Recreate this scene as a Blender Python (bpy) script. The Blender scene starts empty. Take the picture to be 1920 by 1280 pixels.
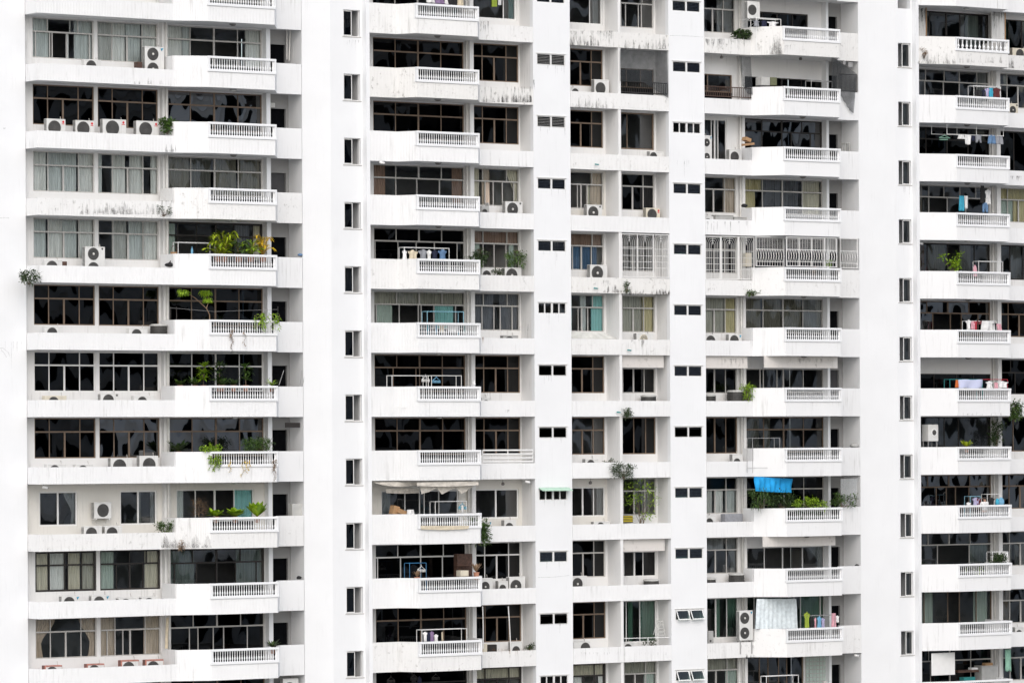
import bpy, math, random
from mathutils import Vector, Matrix
rnd = random.Random(7)
C = bpy.context.scene.collection
R = math.radians
Z0 = 60.0                        # height of the reference balcony rail above the street
# ---------------------------------------------------------------- camera geometry (solved from the photo)
TH, ROLL, ZC, YS, CV, FPX = 0.60082, -0.005262, 208.274, 189.90, -17.6424, 8190.0
def at(x, y, Y):
    """the point of the vertical plane at depth Y that the photo shows at pixel (x, y)"""
    c, s = math.cos(ROLL), math.sin(ROLL)
    dx, dy = x-960, y-640
    X = (c*dx+s*dy)/FPX; Q = (-s*dx+c*dy-YS)/FPX
    u = (X*(ZC+Y*math.cos(TH))+Y*math.sin(TH))/(math.cos(TH)-X*math.sin(TH))
    zc = ZC+u*math.sin(TH)+Y*math.cos(TH)
    return Vector((u, Y, Z0+CV-Q*zc))
def U(x, y, Y): return at(x, y, Y).x
def row(k): return Z0-3.0*k
ORD = ['top', 'second', 'third', 'fourth', 'fifth', 'sixth', 'seventh', 'eighth', 'ninth', 'tenth', 'eleventh', 'twelfth']
COL = {'L': 'far-left column', 'A': 'second column', 'B': 'twin-recess column', 'D': 'fourth column', 'E': 'far-right column'}
def lab(desc, k, c): return '%s, %s storey of the %s' % (desc, ORD[k+1], COL[c])
# ---------------------------------------------------------------- objects
WL = {}                                                   # world place of each object
def reg(o, loc, parent=None):
    C.objects.link(o); WL[o.name] = Vector(loc)
    if parent is not None: o.parent = parent; o.location = Vector(loc)-WL[parent.name]
    else: o.location = loc
    return o
def tag(o, label, cat, group=None):
    o['label'] = label; o['category'] = cat
    if group: o['group'] = group
    return o
def thing(name, label, cat, loc, group=None):
    return tag(reg(bpy.data.objects.new(name, None), loc), label, cat, group)
class MB:
    def __init__(s): s.v = []; s.f = []
    def add(s, vs, fs):
        n = len(s.v); s.v += [tuple(p) for p in vs]; s.f += [tuple(i+n for i in f) for f in fs]; return s
    def box(s, x0, x1, y0, y1, z0, z1):
        return s.add([(x0,y0,z0),(x1,y0,z0),(x1,y1,z0),(x0,y1,z0),(x0,y0,z1),(x1,y0,z1),(x1,y1,z1),(x0,y1,z1)],
                     [(0,3,2,1),(4,5,6,7),(0,1,5,4),(1,2,6,5),(2,3,7,6),(3,0,4,7)])
    def rbox(s, x0, x1, y0, y1, z0, z1, b=.02):          # box with its edges cut off
        xs, ys, zs = (x0,x1), (y0,y1), (z0,z1); V = []; idx = {}
        for i in (0,1):
            for j in (0,1):
                for k in (0,1):
                    for a in range(3):
                        p = [xs[i]+b*(1-2*i), ys[j]+b*(1-2*j), zs[k]+b*(1-2*k)]
                        p[a] = (xs[i], ys[j], zs[k])[a]; idx[i,j,k,a] = len(V); V.append(p)
        F = []
        for a in range(3):
            o = [q for q in range(3) if q != a]
            for e in (0,1):
                c = []
                for m, n in ((0,0),(1,0),(1,1),(0,1)):
                    t = [0,0,0]; t[a] = e; t[o[0]] = m; t[o[1]] = n; c.append(idx[t[0],t[1],t[2],a])
                F.append(c)
            for m in (0,1):
                for n in (0,1):
                    t0 = [0,0,0]; t0[o[0]] = m; t0[o[1]] = n; t1 = list(t0); t1[a] = 1
                    F.append([idx[(*t0,o[0])], idx[(*t1,o[0])], idx[(*t1,o[1])], idx[(*t0,o[1])]])
        for i in (0,1):
            for j in (0,1):
                for k in (0,1): F.append([idx[i,j,k,a] for a in range(3)])
        return s.add(V, F)
    def prism(s, pts, z0, z1):
        n = len(pts)
        return s.add([(p[0],p[1],z0) for p in pts]+[(p[0],p[1],z1) for p in pts],
                     [tuple(range(n-1,-1,-1)), tuple(range(n,2*n))]+[(i,(i+1)%n,n+(i+1)%n,n+i) for i in range(n)])
    def tube(s, pts, r, n=6, r2=None):
        pts = [Vector(p) for p in pts]; m = len(pts); V = []; F = []
        for i, p in enumerate(pts):
            d = (pts[min(i+1,m-1)]-pts[max(i-1,0)]).normalized()
            a = d.cross(Vector((0,0,1)) if abs(d.z) < .9 else Vector((1,0,0))).normalized(); b = d.cross(a)
            rr = r if r2 is None else r+(r2-r)*i/max(m-1,1)
            V += [p+a*rr*math.cos(2*math.pi*j/n)+b*rr*math.sin(2*math.pi*j/n) for j in range(n)]
        for i in range(m-1):
            for j in range(n): F.append((i*n+j, i*n+(j+1)%n, (i+1)*n+(j+1)%n, (i+1)*n+j))
        F += [tuple(range(n-1,-1,-1)), tuple(range((m-1)*n, m*n))]
        return s.add(V, F)
    def lathe(s, c, prof, n=10, axis='z', cap=True):
        V = []; F = []
        for r, h in prof:
            for j in range(n):
                a = 2*math.pi*j/n; x, y = r*math.cos(a), r*math.sin(a)
                V.append((c[0]+x, c[1]+y, c[2]+h) if axis == 'z' else (c[0]+x, c[1]+h, c[2]+y))
        m = len(prof)
        for i in range(m-1):
            for j in range(n): F.append((i*n+j, i*n+(j+1)%n, (i+1)*n+(j+1)%n, (i+1)*n+j))
        if cap: F += [tuple(range(n-1,-1,-1)), tuple(range((m-1)*n, m*n))]
        else: F += [((m-1)*n+j, (m-1)*n+(j+1)%n, (j+1)%n, j) for j in range(n)]
        return s.add(V, F)
    def quad(s, a, b, c, d): return s.add([a,b,c,d], [(0,1,2,3)])
    def panel(s, u0, u1, z0, z1, yf, yb, holes=()):       # wall with openings
        us = sorted({u0,u1,*[q for h in holes for q in h[:2]]}); zs = sorted({z0,z1,*[q for h in holes for q in h[2:]]})
        us = [q for q in us if u0 <= q <= u1]; zs = [q for q in zs if z0 <= q <= z1]
        for i in range(len(us)-1):
            for j in range(len(zs)-1):
                mu, mz = (us[i]+us[i+1])/2, (zs[j]+zs[j+1])/2
                if any(h[0] < mu < h[1] and h[2] < mz < h[3] for h in holes): continue
                a, b, c, d = us[i], us[i+1], zs[j], zs[j+1]
                s.quad((a,yf,c),(b,yf,c),(b,yf,d),(a,yf,d)); s.quad((b,yb,c),(a,yb,c),(a,yb,d),(b,yb,d))
        for h in holes:
            a, b, c, d = max(h[0],u0), min(h[1],u1), max(h[2],z0), min(h[3],z1)
            s.quad((a,yf,c),(a,yf,d),(a,yb,d),(a,yb,c)); s.quad((b,yf,c),(b,yb,c),(b,yb,d),(b,yf,d))
            s.quad((a,yf,c),(a,yb,c),(b,yb,c),(b,yf,c)); s.quad((a,yf,d),(b,yf,d),(b,yb,d),(a,yb,d))
        s.quad((u0,yf,z0),(u0,yf,z1),(u0,yb,z1),(u0,yb,z0)); s.quad((u1,yf,z0),(u1,yb,z0),(u1,yb,z1),(u1,yf,z1))
        return s
    def mesh(s, name, mat, off=Vector((0,0,0)), smooth=False):
        me = bpy.data.meshes.new(name)
        me.from_pydata([(p[0]-off[0],p[1]-off[1],p[2]-off[2]) for p in s.v], [], s.f)
        for m in (mat if isinstance(mat, (list, tuple)) else [mat]): me.materials.append(m)
        if smooth: me.polygons.foreach_set('use_smooth', [True]*len(me.polygons))
        me.update(); return me
    def build(s, name, mat, parent=None, smooth=False):
        if not s.v: return None
        if parent is not None: off = WL[parent.name]
        else:
            xs, ys, zs = zip(*[(p[0],p[1],p[2]) for p in s.v])
            off = Vector(((min(xs)+max(xs))/2, (min(ys)+max(ys))/2, min(zs)))
        return reg(bpy.data.objects.new(name, s.mesh(name, mat, off, smooth)), off, parent)
    def top(s, name, mat, label, cat, group=None, smooth=False): return tag(s.build(name, mat, None, smooth), label, cat, group)
# ---------------------------------------------------------------- materials
M = {}
def new(name):
    m = bpy.data.materials.new(name); m.use_nodes = True; nt = m.node_tree
    b = nt.nodes['Principled BSDF']; M[name] = m; return m, nt, b
def mixc(nt, fac, a, b):
    n = nt.nodes.new('ShaderNodeMix'); n.data_type = 'RGBA'
    for sock, val in ((n.inputs[0], fac), (n.inputs[6], a), (n.inputs[7], b)):
        if hasattr(val, 'links'): nt.links.new(val, sock)
        else: sock.default_value = val if not isinstance(val, tuple) else (*val, 1)
    return n.outputs[2]
def math_n(nt, op, a, b=0.0, clamp=False):
    n = nt.nodes.new('ShaderNodeMath'); n.operation = op; n.use_clamp = clamp
    for sock, val in ((n.inputs[0], a), (n.inputs[1], b)):
        if hasattr(val, 'links'): nt.links.new(val, sock)
        else: sock.default_value = val
    return n.outputs[0]
def noise(nt, scale, detail=3, vec=None, rough=.55):
    n = nt.nodes.new('ShaderNodeTexNoise'); n.inputs['Scale'].default_value = scale; n.inputs['Detail'].default_value = detail
    n.inputs['Roughness'].default_value = rough
    if vec is not None: nt.links.new(vec, n.inputs['Vector'])
    return n.outputs['Fac']
def coords(nt, scale=(1,1,1)):
    g = nt.nodes.new('ShaderNodeNewGeometry'); m = nt.nodes.new('ShaderNodeMapping'); m.inputs['Scale'].default_value = scale
    nt.links.new(g.outputs['Position'], m.inputs['Vector']); return m.outputs['Vector']
def ramp(nt, fac, lo, hi):
    n = nt.nodes.new('ShaderNodeMapRange'); n.inputs['From Min'].default_value = lo; n.inputs['From Max'].default_value = hi
    nt.links.new(fac, n.inputs['Value']); return n.outputs['Result']
def plain(name, col, rough=.6, var=.06, metal=0.0, scale=3.0):
    m, nt, b = new(name); b.inputs['Roughness'].default_value = rough; b.inputs['Metallic'].default_value = metal
    f = noise(nt, scale, 3, coords(nt)); d = tuple(c*(1-var*2.2) for c in col)
    nt.links.new(mixc(nt, ramp(nt, f, .35, .7), col, d), b.inputs['Base Color']); return m
def plaster(name, col, dirt, spots=0.0, blue=0.0):
    """weathered paint: broad tone changes, faint vertical run marks, and (spots) flaked grey-black mould"""
    m, nt, b = new(name); b.inputs['Roughness'].default_value = .85
    broad = ramp(nt, noise(nt, .55, 4, coords(nt)), .3, .75)
    oi = nt.nodes.new('ShaderNodeObjectInfo')
    c = mixc(nt, math_n(nt, 'ADD', math_n(nt, 'MULTIPLY', broad, .6), math_n(nt, 'MULTIPLY', oi.outputs['Random'], .4)), col, tuple(q*.92 for q in col))
    run = noise(nt, 1.0, 5, coords(nt, (9, 9, .55)), .6)
    patch = ramp(nt, noise(nt, .8, 3, coords(nt)), .45, .7)
    f = math_n(nt, 'MULTIPLY', ramp(nt, run, .52, .78), patch, True)
    c = mixc(nt, math_n(nt, 'MULTIPLY', f, dirt), c, (.26, .25, .23))
    if spots > 0:
        sp = noise(nt, 5.0, 8, coords(nt, (1, 1, .8)), .72); area = ramp(nt, noise(nt, .9, 2, coords(nt)), .45-.2*spots, .72)
        g = math_n(nt, 'MULTIPLY', ramp(nt, sp, .56, .66), area, True)
        c = mixc(nt, math_n(nt, 'MULTIPLY', g, .75*min(1,spots*1.4)), c, (.13, .12, .10))
        drip = noise(nt, 1.0, 4, coords(nt, (16, 16, .9)), .65)
        g2 = math_n(nt, 'MULTIPLY', ramp(nt, drip, .58, .74), area, True)
        c = mixc(nt, math_n(nt, 'MULTIPLY', g2, .45*spots), c, (.20, .17, .14))
    bp = nt.nodes.new('ShaderNodeBump'); bp.inputs['Strength'].default_value = .12; bp.inputs['Distance'].default_value = .02
    nt.links.new(noise(nt, 25, 4, coords(nt)), bp.inputs['Height']); nt.links.new(bp.outputs[0], b.inputs['Normal'])
    nt.links.new(c, b.inputs['Base Color']); return m
plaster('white_paint', (.79,.80,.812), .12)
plaster('parapet_paint', (.785,.79,.795), .62)
plaster('parapet_worn', (.77,.77,.765), .7, .5)
plaster('parapet_mould', (.75,.745,.73), .7, 1.0)
plaster('recess_paint', (.76,.757,.75), .6)
plaster('cream_paint', (.71,.69,.645), .45)
plaster('soffit_paint', (.60,.59,.57), .5, .25)
plaster('board_paint', (.66,.63,.60), .55, .5)
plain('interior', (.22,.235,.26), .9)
plain('brown_frame', (.20,.145,.105), .45, .12)
plain('alu_frame', (.50,.49,.47), .45, .06)
plain('white_frame', (.74,.74,.73), .5, .04)
plain('black_frame', (.028,.024,.022), .4, .1)
plain('door_dark', (.004,.0045,.006), .8, .2)
M['door_dark'].node_tree.nodes['Principled BSDF'].inputs['Specular IOR Level'].default_value = .05
plain('door_grey', (.05,.05,.055), .6, .1)
plaster('niche_shaded_paint', (.30,.30,.30), .4)  # grey darkened so the niche's shade is partly in its colour
plain('guard', (.07,.07,.07), .6)
plain('iron_brown', (.075,.042,.03), .7, .2, 0, 20)
plain('ac_white', (.68,.68,.665), .45, .04)
plain('ac_cream', (.66,.61,.50), .5, .06)
plain('ac_grey', (.42,.42,.41), .5, .08)
plain('ac_red', (.50,.20,.15), .6, .2, 0, 14)
plain('grille_dark', (.085,.083,.08), .6, .2)
plain('hub_pale', (.62,.61,.58), .5)
plain('badge_red', (.62,.03,.04), .4)
plain('badge_cyan', (.05,.35,.55), .4)
plain('dark_drum', (.05,.048,.045), .6, .2)
plain('lid_grey', (.50,.50,.48), .6, .08)
plain('awning_green', (.42,.60,.48), .7)
plain('metal_white', (.78,.78,.77), .4, .03)
plain('metal_grey', (.35,.35,.35), .4, .1)
plain('metal_black', (.03,.027,.025), .5, .2)
plain('hose', (.55,.54,.52), .7)
plain('brick_dark', (.055,.05,.05), .8)
plain('metal_blue', (.03,.16,.33), .4, .1)
plain('metal_cyan', (.25,.50,.62), .4, .1)
plain('rust', (.28,.12,.06), .8, .25, 0, 20)
plain('pipe_white', (.72,.71,.68), .5, .08)
plain('wood', (.10,.052,.036), .55, .25, 0, 9)
plain('tan', (.42,.25,.13), .7, .15)
plain('card', (.40,.24,.12), .8, .12)
plain('terracotta', (.42,.20,.13), .8, .12)
plain('pot_dark', (.05,.04,.035), .7)
plain('bark', (.16,.12,.085), .85, .2, 0, 20)
plain('lamp_dark', (.16,.15,.14), .4)
plain('lamp_white', (.72,.72,.70), .4)
plain('skin', (.40,.23,.16), .6, .05)
plain('hair', (.012,.010,.009), .5)
plain('asphalt', (.38,.38,.37), .9, .2)
for n, c in dict(white=(.80,.80,.80), navy=(.012,.016,.045), black=(.014,.014,.016), lilac=(.45,.42,.62), sky=(.18,.42,.62), cyan=(.05,.38,.55), red=(.42,.03,.05),
                 pink=(.68,.36,.42), grey=(.30,.31,.34), green=(.10,.42,.30), olive=(.15,.16,.09), denim=(.12,.22,.38), cream=(.66,.58,.44), maroon=(.14,.03,.035), lime=(.32,.42,.05),
                 orange=(.62,.16,.04), teal=(.03,.24,.24), plum=(.26,.18,.32), mint=(.30,.55,.43), tarp=(.01,.34,.74), awning=(.62,.58,.52), sheet=(.74,.81,.84)).items():
    plain('cloth_'+n, c, .85, .1, 0, 6)
def stripe(name, a, b, sc):
    m, nt, p = new(name); w = nt.nodes.new('ShaderNodeTexWave'); w.inputs['Scale'].default_value = sc; w.bands_direction = 'Z'
    nt.links.new(coords(nt), w.inputs['Vector']); nt.links.new(mixc(nt, ramp(nt, w.outputs['Fac'], .4, .6), a, b), p.inputs['Base Color']); p.inputs['Roughness'].default_value = .85
stripe('cloth_check', (.20,.03,.03), (.015,.015,.02), 5); stripe('cloth_wave', (.70,.71,.80), (.35,.40,.66), 6); stripe('crate_stripe', (.60,.48,.03), (.02,.02,.02), 4)
for n, c in dict(white=(.93,.94,.93), teal=(.74,.79,.80), beige=(.70,.58,.48), brown=(.36,.24,.19), cream=(.78,.73,.60), green=(.54,.64,.59), blue=(.09,.17,.30), aqua=(.36,.76,.76), dark=(.17,.18,.21), blind=(.52,.51,.45), grey=(.60,.61,.60), yellow=(.72,.64,.38)).items():
    m, nt, b = new('curtain_'+n); b.inputs['Roughness'].default_value = .9
    w = noise(nt, 1.0, 3, coords(nt, (22,22,.6))); nt.links.new(mixc(nt, ramp(nt, w, .35, .7), c, tuple(q*.66 for q in c)), b.inputs['Base Color'])  # vertical streaks paint the shading between folds into the curtain colour
def glass(name, tint, ior, wave, tilt):
    m, nt, b = new(name); nt.nodes.remove(b); out = nt.nodes['Material Output']
    g = nt.nodes.new('ShaderNodeNewGeometry'); mp = nt.nodes.new('ShaderNodeVectorMath'); mp.operation = 'SCALE'; mp.inputs['Scale'].default_value = 31.0
    # each pane is bent in its own way: a slow wave over the sheet plus a small tilt of the whole pane
    cmb = nt.nodes.new('ShaderNodeCombineXYZ'); nt.links.new(g.outputs['Random Per Island'], cmb.inputs[0]); nt.links.new(g.outputs['Random Per Island'], cmb.inputs[2])
    nt.links.new(cmb.outputs[0], mp.inputs[0])
    ad = nt.nodes.new('ShaderNodeVectorMath'); ad.operation = 'ADD'; nt.links.new(g.outputs['Position'], ad.inputs[0]); nt.links.new(mp.outputs[0], ad.inputs[1])
    def col(scale, amp):
        n = nt.nodes.new('ShaderNodeTexNoise'); n.inputs['Scale'].default_value = scale; n.inputs['Detail'].default_value = .6
        ms = nt.nodes.new('ShaderNodeVectorMath'); ms.operation = 'MULTIPLY'; ms.inputs[1].default_value = (1.5,1.5,.55); nt.links.new(ad.outputs[0], ms.inputs[0]); nt.links.new(ms.outputs[0], n.inputs['Vector'])
        s1 = nt.nodes.new('ShaderNodeVectorMath'); s1.operation = 'SUBTRACT'; s1.inputs[1].default_value = (.5,.5,.5); nt.links.new(n.outputs['Color'], s1.inputs[0])
        s2 = nt.nodes.new('ShaderNodeVectorMath'); s2.operation = 'SCALE'; s2.inputs['Scale'].default_value = amp; nt.links.new(s1.outputs[0], s2.inputs[0]); return s2.outputs[0]
    a1 = nt.nodes.new('ShaderNodeVectorMath'); a1.operation = 'ADD'; nt.links.new(col(1.0, wave), a1.inputs[0]); nt.links.new(g.outputs['Normal'], a1.inputs[1])
    wn = nt.nodes.new('ShaderNodeTexWhiteNoise'); wn.noise_dimensions = '1D'; nt.links.new(g.outputs['Random Per Island'], wn.inputs['W'])
    t1 = nt.nodes.new('ShaderNodeVectorMath'); t1.operation = 'SUBTRACT'; t1.inputs[1].default_value = (.5,.5,.5); nt.links.new(wn.outputs['Color'], t1.inputs[0])
    t2 = nt.nodes.new('ShaderNodeVectorMath'); t2.operation = 'SCALE'; t2.inputs['Scale'].default_value = tilt; nt.links.new(t1.outputs[0], t2.inputs[0])
    a2 = nt.nodes.new('ShaderNodeVectorMath'); a2.operation = 'ADD'; nt.links.new(t2.outputs[0], a2.inputs[0]); nt.links.new(a1.outputs[0], a2.inputs[1])
    nn = nt.nodes.new('ShaderNodeVectorMath'); nn.operation = 'NORMALIZE'; nt.links.new(a2.outputs[0], nn.inputs[0])
    tr = nt.nodes.new('ShaderNodeBsdfTransparent'); tr.inputs['Color'].default_value = (*tint, 1)
    gl = nt.nodes.new('ShaderNodeBsdfGlossy'); gl.inputs['Roughness'].default_value = .01; nt.links.new(nn.outputs[0], gl.inputs['Normal'])
    fr = nt.nodes.new('ShaderNodeFresnel'); fr.inputs['IOR'].default_value = ior
    mx = nt.nodes.new('ShaderNodeMixShader'); nt.links.new(fr.outputs[0], mx.inputs[0]); nt.links.new(tr.outputs[0], mx.inputs[1]); nt.links.new(gl.outputs[0], mx.inputs[2])
    nt.links.new(mx.outputs[0], out.inputs[0])
glass('glass_dark', (.022,.034,.052), 1.5, .018, .05); glass('glass_mirror', (.06,.07,.09), 2.9, .024, .05); glass('glass_veil', (.30,.33,.34), 1.8, .018, .05); glass('glass_clear', (.92,.95,.94), 1.55, .018, .05); glass('glass_green', (.45,.62,.55), 1.9, .02, .05); glass('glass_smoke', (.68,.71,.72), 2.2, .022, .05)
def leaf(name, a, b, tr=.25):
    m, nt, p = new(name); g = nt.nodes.new('ShaderNodeNewGeometry'); p.inputs['Roughness'].default_value = .5
    f = math_n(nt, 'ADD', math_n(nt, 'MULTIPLY', g.outputs['Random Per Island'], .7), math_n(nt, 'MULTIPLY', noise(nt, 4, 2, coords(nt)), .3))
    nt.links.new(mixc(nt, f, a, b), p.inputs['Base Color'])
leaf('leaf_green', (.018,.055,.010), (.085,.155,.022)); leaf('leaf_lime', (.07,.17,.006), (.34,.50,.02)); leaf('leaf_dark', (.012,.035,.010), (.06,.10,.025)); leaf('leaf_yellow', (.50,.40,.008), (.80,.48,.010)); leaf('leaf_dry', (.16,.10,.06), (.30,.20,.12)); leaf('leaf_palm', (.06,.17,.006), (.52,.58,.015))
def netting(name, col, cover):
    m, nt, b = new(name); b.inputs['Base Color'].default_value = (*col, 1); b.inputs['Roughness'].default_value = .9
    tr = nt.nodes.new('ShaderNodeBsdfTransparent'); mx = nt.nodes.new('ShaderNodeMixShader'); f = noise(nt, 2.5, 3, coords(nt))
    nt.links.new(math_n(nt, 'ADD', math_n(nt, 'MULTIPLY', f, .3), cover-.15), mx.inputs[0]); nt.links.new(tr.outputs[0], mx.inputs[1]); nt.links.new(b.outputs[0], mx.inputs[2])
    nt.links.new(mx.outputs[0], nt.nodes['Material Output'].inputs[0])
netting('net_dark', (.04,.045,.05), .34); netting('net_pale', (.55,.57,.58), .28); netting('film', (.72,.72,.68), .55)
FR = dict(br=('brown_frame','glass_dark'), al=('alu_frame','glass_clear'), ad=('alu_frame','glass_dark'), wd=('white_frame','glass_dark'), wh=('white_frame','glass_clear'), wg=('white_frame','glass_green'),
          bk=('black_frame','glass_clear'), bg=('black_frame','glass_green'), bd=('black_frame','glass_dark'), as_=('alu_frame','glass_smoke'), ag=('alu_frame','glass_green'), bs=('brown_frame','glass_smoke'), bm=('brown_frame','glass_mirror'), wm=('white_frame','glass_mirror'), km=('black_frame','glass_mirror'))
# ================================================================ the apartment block
B = thing('apartment_building', 'white high-rise apartment block with stacked balconies and plain piers', 'building', (0, 0, 0))
K0, K1 = -2, 11                                          # storeys built: row -2 .. row 10
ZT, ZB = row(-2)+4.0, 0.0
def curtain(par, u0, u1, z0, z1, Y, col, style=''):
    n = max(4, int((u1-u0)/.035)); m = 9 if style else 2; ph = rnd.random()*6; mb = MB(); V = []; F = []
    for j in range(m):
        t = j/(m-1); z = z1+(z0-z1)*t
        if style in ('tieL', 'tieR'):                     # gathered by a tie two thirds of the way down
            e = min(1, t/.66); q = 1-.68*e*e*(3-2*e) if t < .66 else .32+.10*(t-.66)/.34
        else: q = 1
        for i in range(n+1):
            s = i/n; w = (u1-u0)*q
            u = u0+w*s if style != 'tieR' else u1-w*(1-s)
            V.append((u, Y+.036*math.sin(i*1.55+ph)+.02*math.sin(i*.37+ph*2)+.012*t*math.sin(i*.9), z))
    for j in range(m-1):
        for i in range(n): F.append((j*(n+1)+i, j*(n+1)+i+1, (j+1)*(n+1)+i+1, (j+1)*(n+1)+i))
    mb.add(V, F); return mb.build('curtain', M['curtain_'+col], par, True)
def window(name, k, u0, u1, v0, v1, Y, st='br', top=(.25,.75), low=(.25,.5,.75), tv=.96, curt=(), opened=(), label=None, bar=.05, fm=None, gm=None):
    f_, g_ = FR[st]; f_ = fm or f_; g_ = gm or g_
    Z = row(k); z0, z1 = Z+v0, Z+v1; w = u1-u0; F = MB(); P = MB(); a, b = Y+.05, Y+.12
    F.box(u0, u0+bar, a, b, z0, z1); F.box(u1-bar, u1, a, b, z0, z1)
    F.box(u0+bar, u1-bar, a+.004, b-.004, z0, z0+bar); F.box(u0+bar, u1-bar, a+.004, b-.004, z1-bar, z1)
    def bay(spl, c, d, op):
        e = [u0+bar]+[u0+w*q for q in spl]+[u1-bar]
        for i in range(len(e)-1):
            if i in op: continue
            y = Y+.085+.006*(i % 2); P.quad((e[i],y,c),(e[i+1],y,c),(e[i+1],y,d),(e[i],y,d))
        for i, q in enumerate(e[1:-1]):
            hw = .022 if abs(spl[i]-.5) > .02 or len(spl) % 2 == 0 else .042
            F.box(q-hw, q+hw, a+.008, b-.008, c, d)
    if top is None: bay(low, z0+bar, z1-bar, opened)
    else:
        t = Z+tv; F.box(u0+bar, u1-bar, a-.012, b-.006, t-.035, t+.035)
        bay(low, z0+bar, t-.035, opened); bay(top, t+.035, z1-bar, ())
    o = F.build(name, M[f_], B)
    if label: o['label'] = label
    if top is None and opened:
        for i in range(0, len(P.v), 4): MB().add(P.v[i:i+4], [(0,1,2,3)]).build('pane', M[g_], o)
    else: P.build('pane', M[g_], o)
    for c in curt:
        c = tuple(c)+('',)*(4-len(c)); za, zb = z0+.03, z1-.03; sty = c[3]
        if sty == 'low': zb = Z+tv-.03; sty = ''
        if sty == 'top': za = Z+tv+.03; sty = ''
        curtain(o, u0+w*c[0]+.02, u0+w*c[1]-.02, za, zb, Y+.19, c[2], sty)
    return o
def parapet(pts, th, z0, z1, ribs=(), mb=None):
    """a wall following a line in plan (outer face on the right-hand side of travel); ribs: segments whose face is grooved"""
    mb = mb or MB(); P = [Vector((p[0], p[1])) for p in pts]; n = len(P); N = []
    for i in range(n-1):
        d = (P[i+1]-P[i]).normalized(); N.append(Vector((-d.y, d.x)))        # inward normal
    I = []
    for i in range(n):
        a = N[max(i-1,0)]; b = N[min(i,n-2)]; m = (a+b).normalized(); I.append(P[i]+m*(th/max(m.dot(a), .35)))
    for i in range(n-1):
        o = [P[i]]
        if i in ribs:
            L = (P[i+1]-P[i]).length; d = (P[i+1]-P[i]).normalized(); c = int(L/.078)
            for j in range(c):
                s = (j+.5)*L/c
                for q, e in ((-.013,0),(-.006,.012),(.006,.012),(.013,0)): o.append(P[i]+d*(s+q)+N[i]*e)
        o.append(P[i+1]); m = len(o)
        V = [(p.x,p.y,z) for z in (z0,z1) for p in o+[I[i+1], I[i]]]; T = m+2
        F = [tuple(range(T-1,-1,-1)), tuple(range(T,2*T))]+[(j,j+1,T+j+1,T+j) for j in range(m-1)]+[(m,m+1,T+m+1,T+m)]
        if i == 0: F.append((m+1,0,T,T+m+1))
        if i == n-2: F.append((m-1,m,T+m,T+m-1))
        mb.add(V, F)
    return mb, [(p.x,p.y) for p in I]
BAL = {}
def balustrade_mesh(key, L, big=False):
    if (key, big) in BAL: return BAL[key, big]
    mb = MB(); h0, h1 = -.545, -.075
    mb.rbox(-.06, L+.06, -.05, .14, -.07, .035, .012); mb.rbox(-.06, L+.06, -.05, .14, -.675, -.55, .012)
    mb.box(-.05, .035, -.04, .12, -.549, -.071); mb.box(L-.035, L+.05, -.04, .12, -.549, -.071)
    n = 27 if not big else 12
    s = 1.0 if not big else 2.0
    prof = [(.028,0),(.028,.025),(.017,.035),(.038,.12),(.032,.18),(.015,.24),(.025,.26),(.014,.28),(.019,.40),(.026,.445),(.026,.475)]
    prof = [(r*s*(1 if not big else .95), h) for r, h in prof]
    for i in range(n):
        x = .035+(L-.07)*(i+.5)/n; mb.lathe((x, .045, h0-.003), [(r, h*(h1-h0+.006)/.475) for r, h in prof], 8)
    BAL[key, big] = mb.mesh('balustrade', M['white_paint'], Vector((0,0,0)), False); return BAL[key, big]
BLK = {   # outline in plan; which points carry the low ledge and the tall balcony; window-wall depth
 'L': dict(low=[(-25.15,1.70),(-25.13,.65),(-18.13,.65)], tall=[(-18.13,.65),(-16.66,0),(-13.14,0),(-12.08,1.57),(-10.74,1.57)], front=1, rib_low=(1,), back=2.2, left=1.95),
 'A': dict(low=[(-.97,1.22),(2.16,1.22)], tall=[(-7.48,.93),(-5.86,.93),(-5.33,0),(-1.88,0),(-.97,1.22)], front=2, rib_low=(0,), back=2.4, right=2.4),
 'B': dict(low=[(4.36,1.22),(10.28,1.22)], tall=None, rib_low=(0,), back=2.35),
 'D': dict(low=[(12.50,1.22),(15.40,1.22)], tall=[(15.40,1.22),(16.52,0),(20.03,0),(20.88,1.22),(22.25,1.22)], front=1, rib_low=(), back=2.4, left=2.1),
 'E': dict(low=[(31.62,1.0),(38.6,1.0)], tall=[(25.70,.66),(27.70,0),(31.20,0),(31.62,1.0)], front=1, rib_low=(), back=2.4, right=2.4),
}
WORN = {('L',2):'parapet_worn',('L',7):'parapet_worn',('A',-1):'parapet_worn',('A',0):'parapet_mould',('A',3):'parapet_worn',('A',9):'parapet_worn',('B',-1):'parapet_mould',('B',0):'parapet_worn',('B',1):'parapet_worn',
        ('B',3):'parapet_mould',('B',4):'parapet_worn',('D',-1):'parapet_mould',('D',3):'parapet_worn',('D',9):'parapet_worn',('E',-1):'parapet_mould'}
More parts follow.
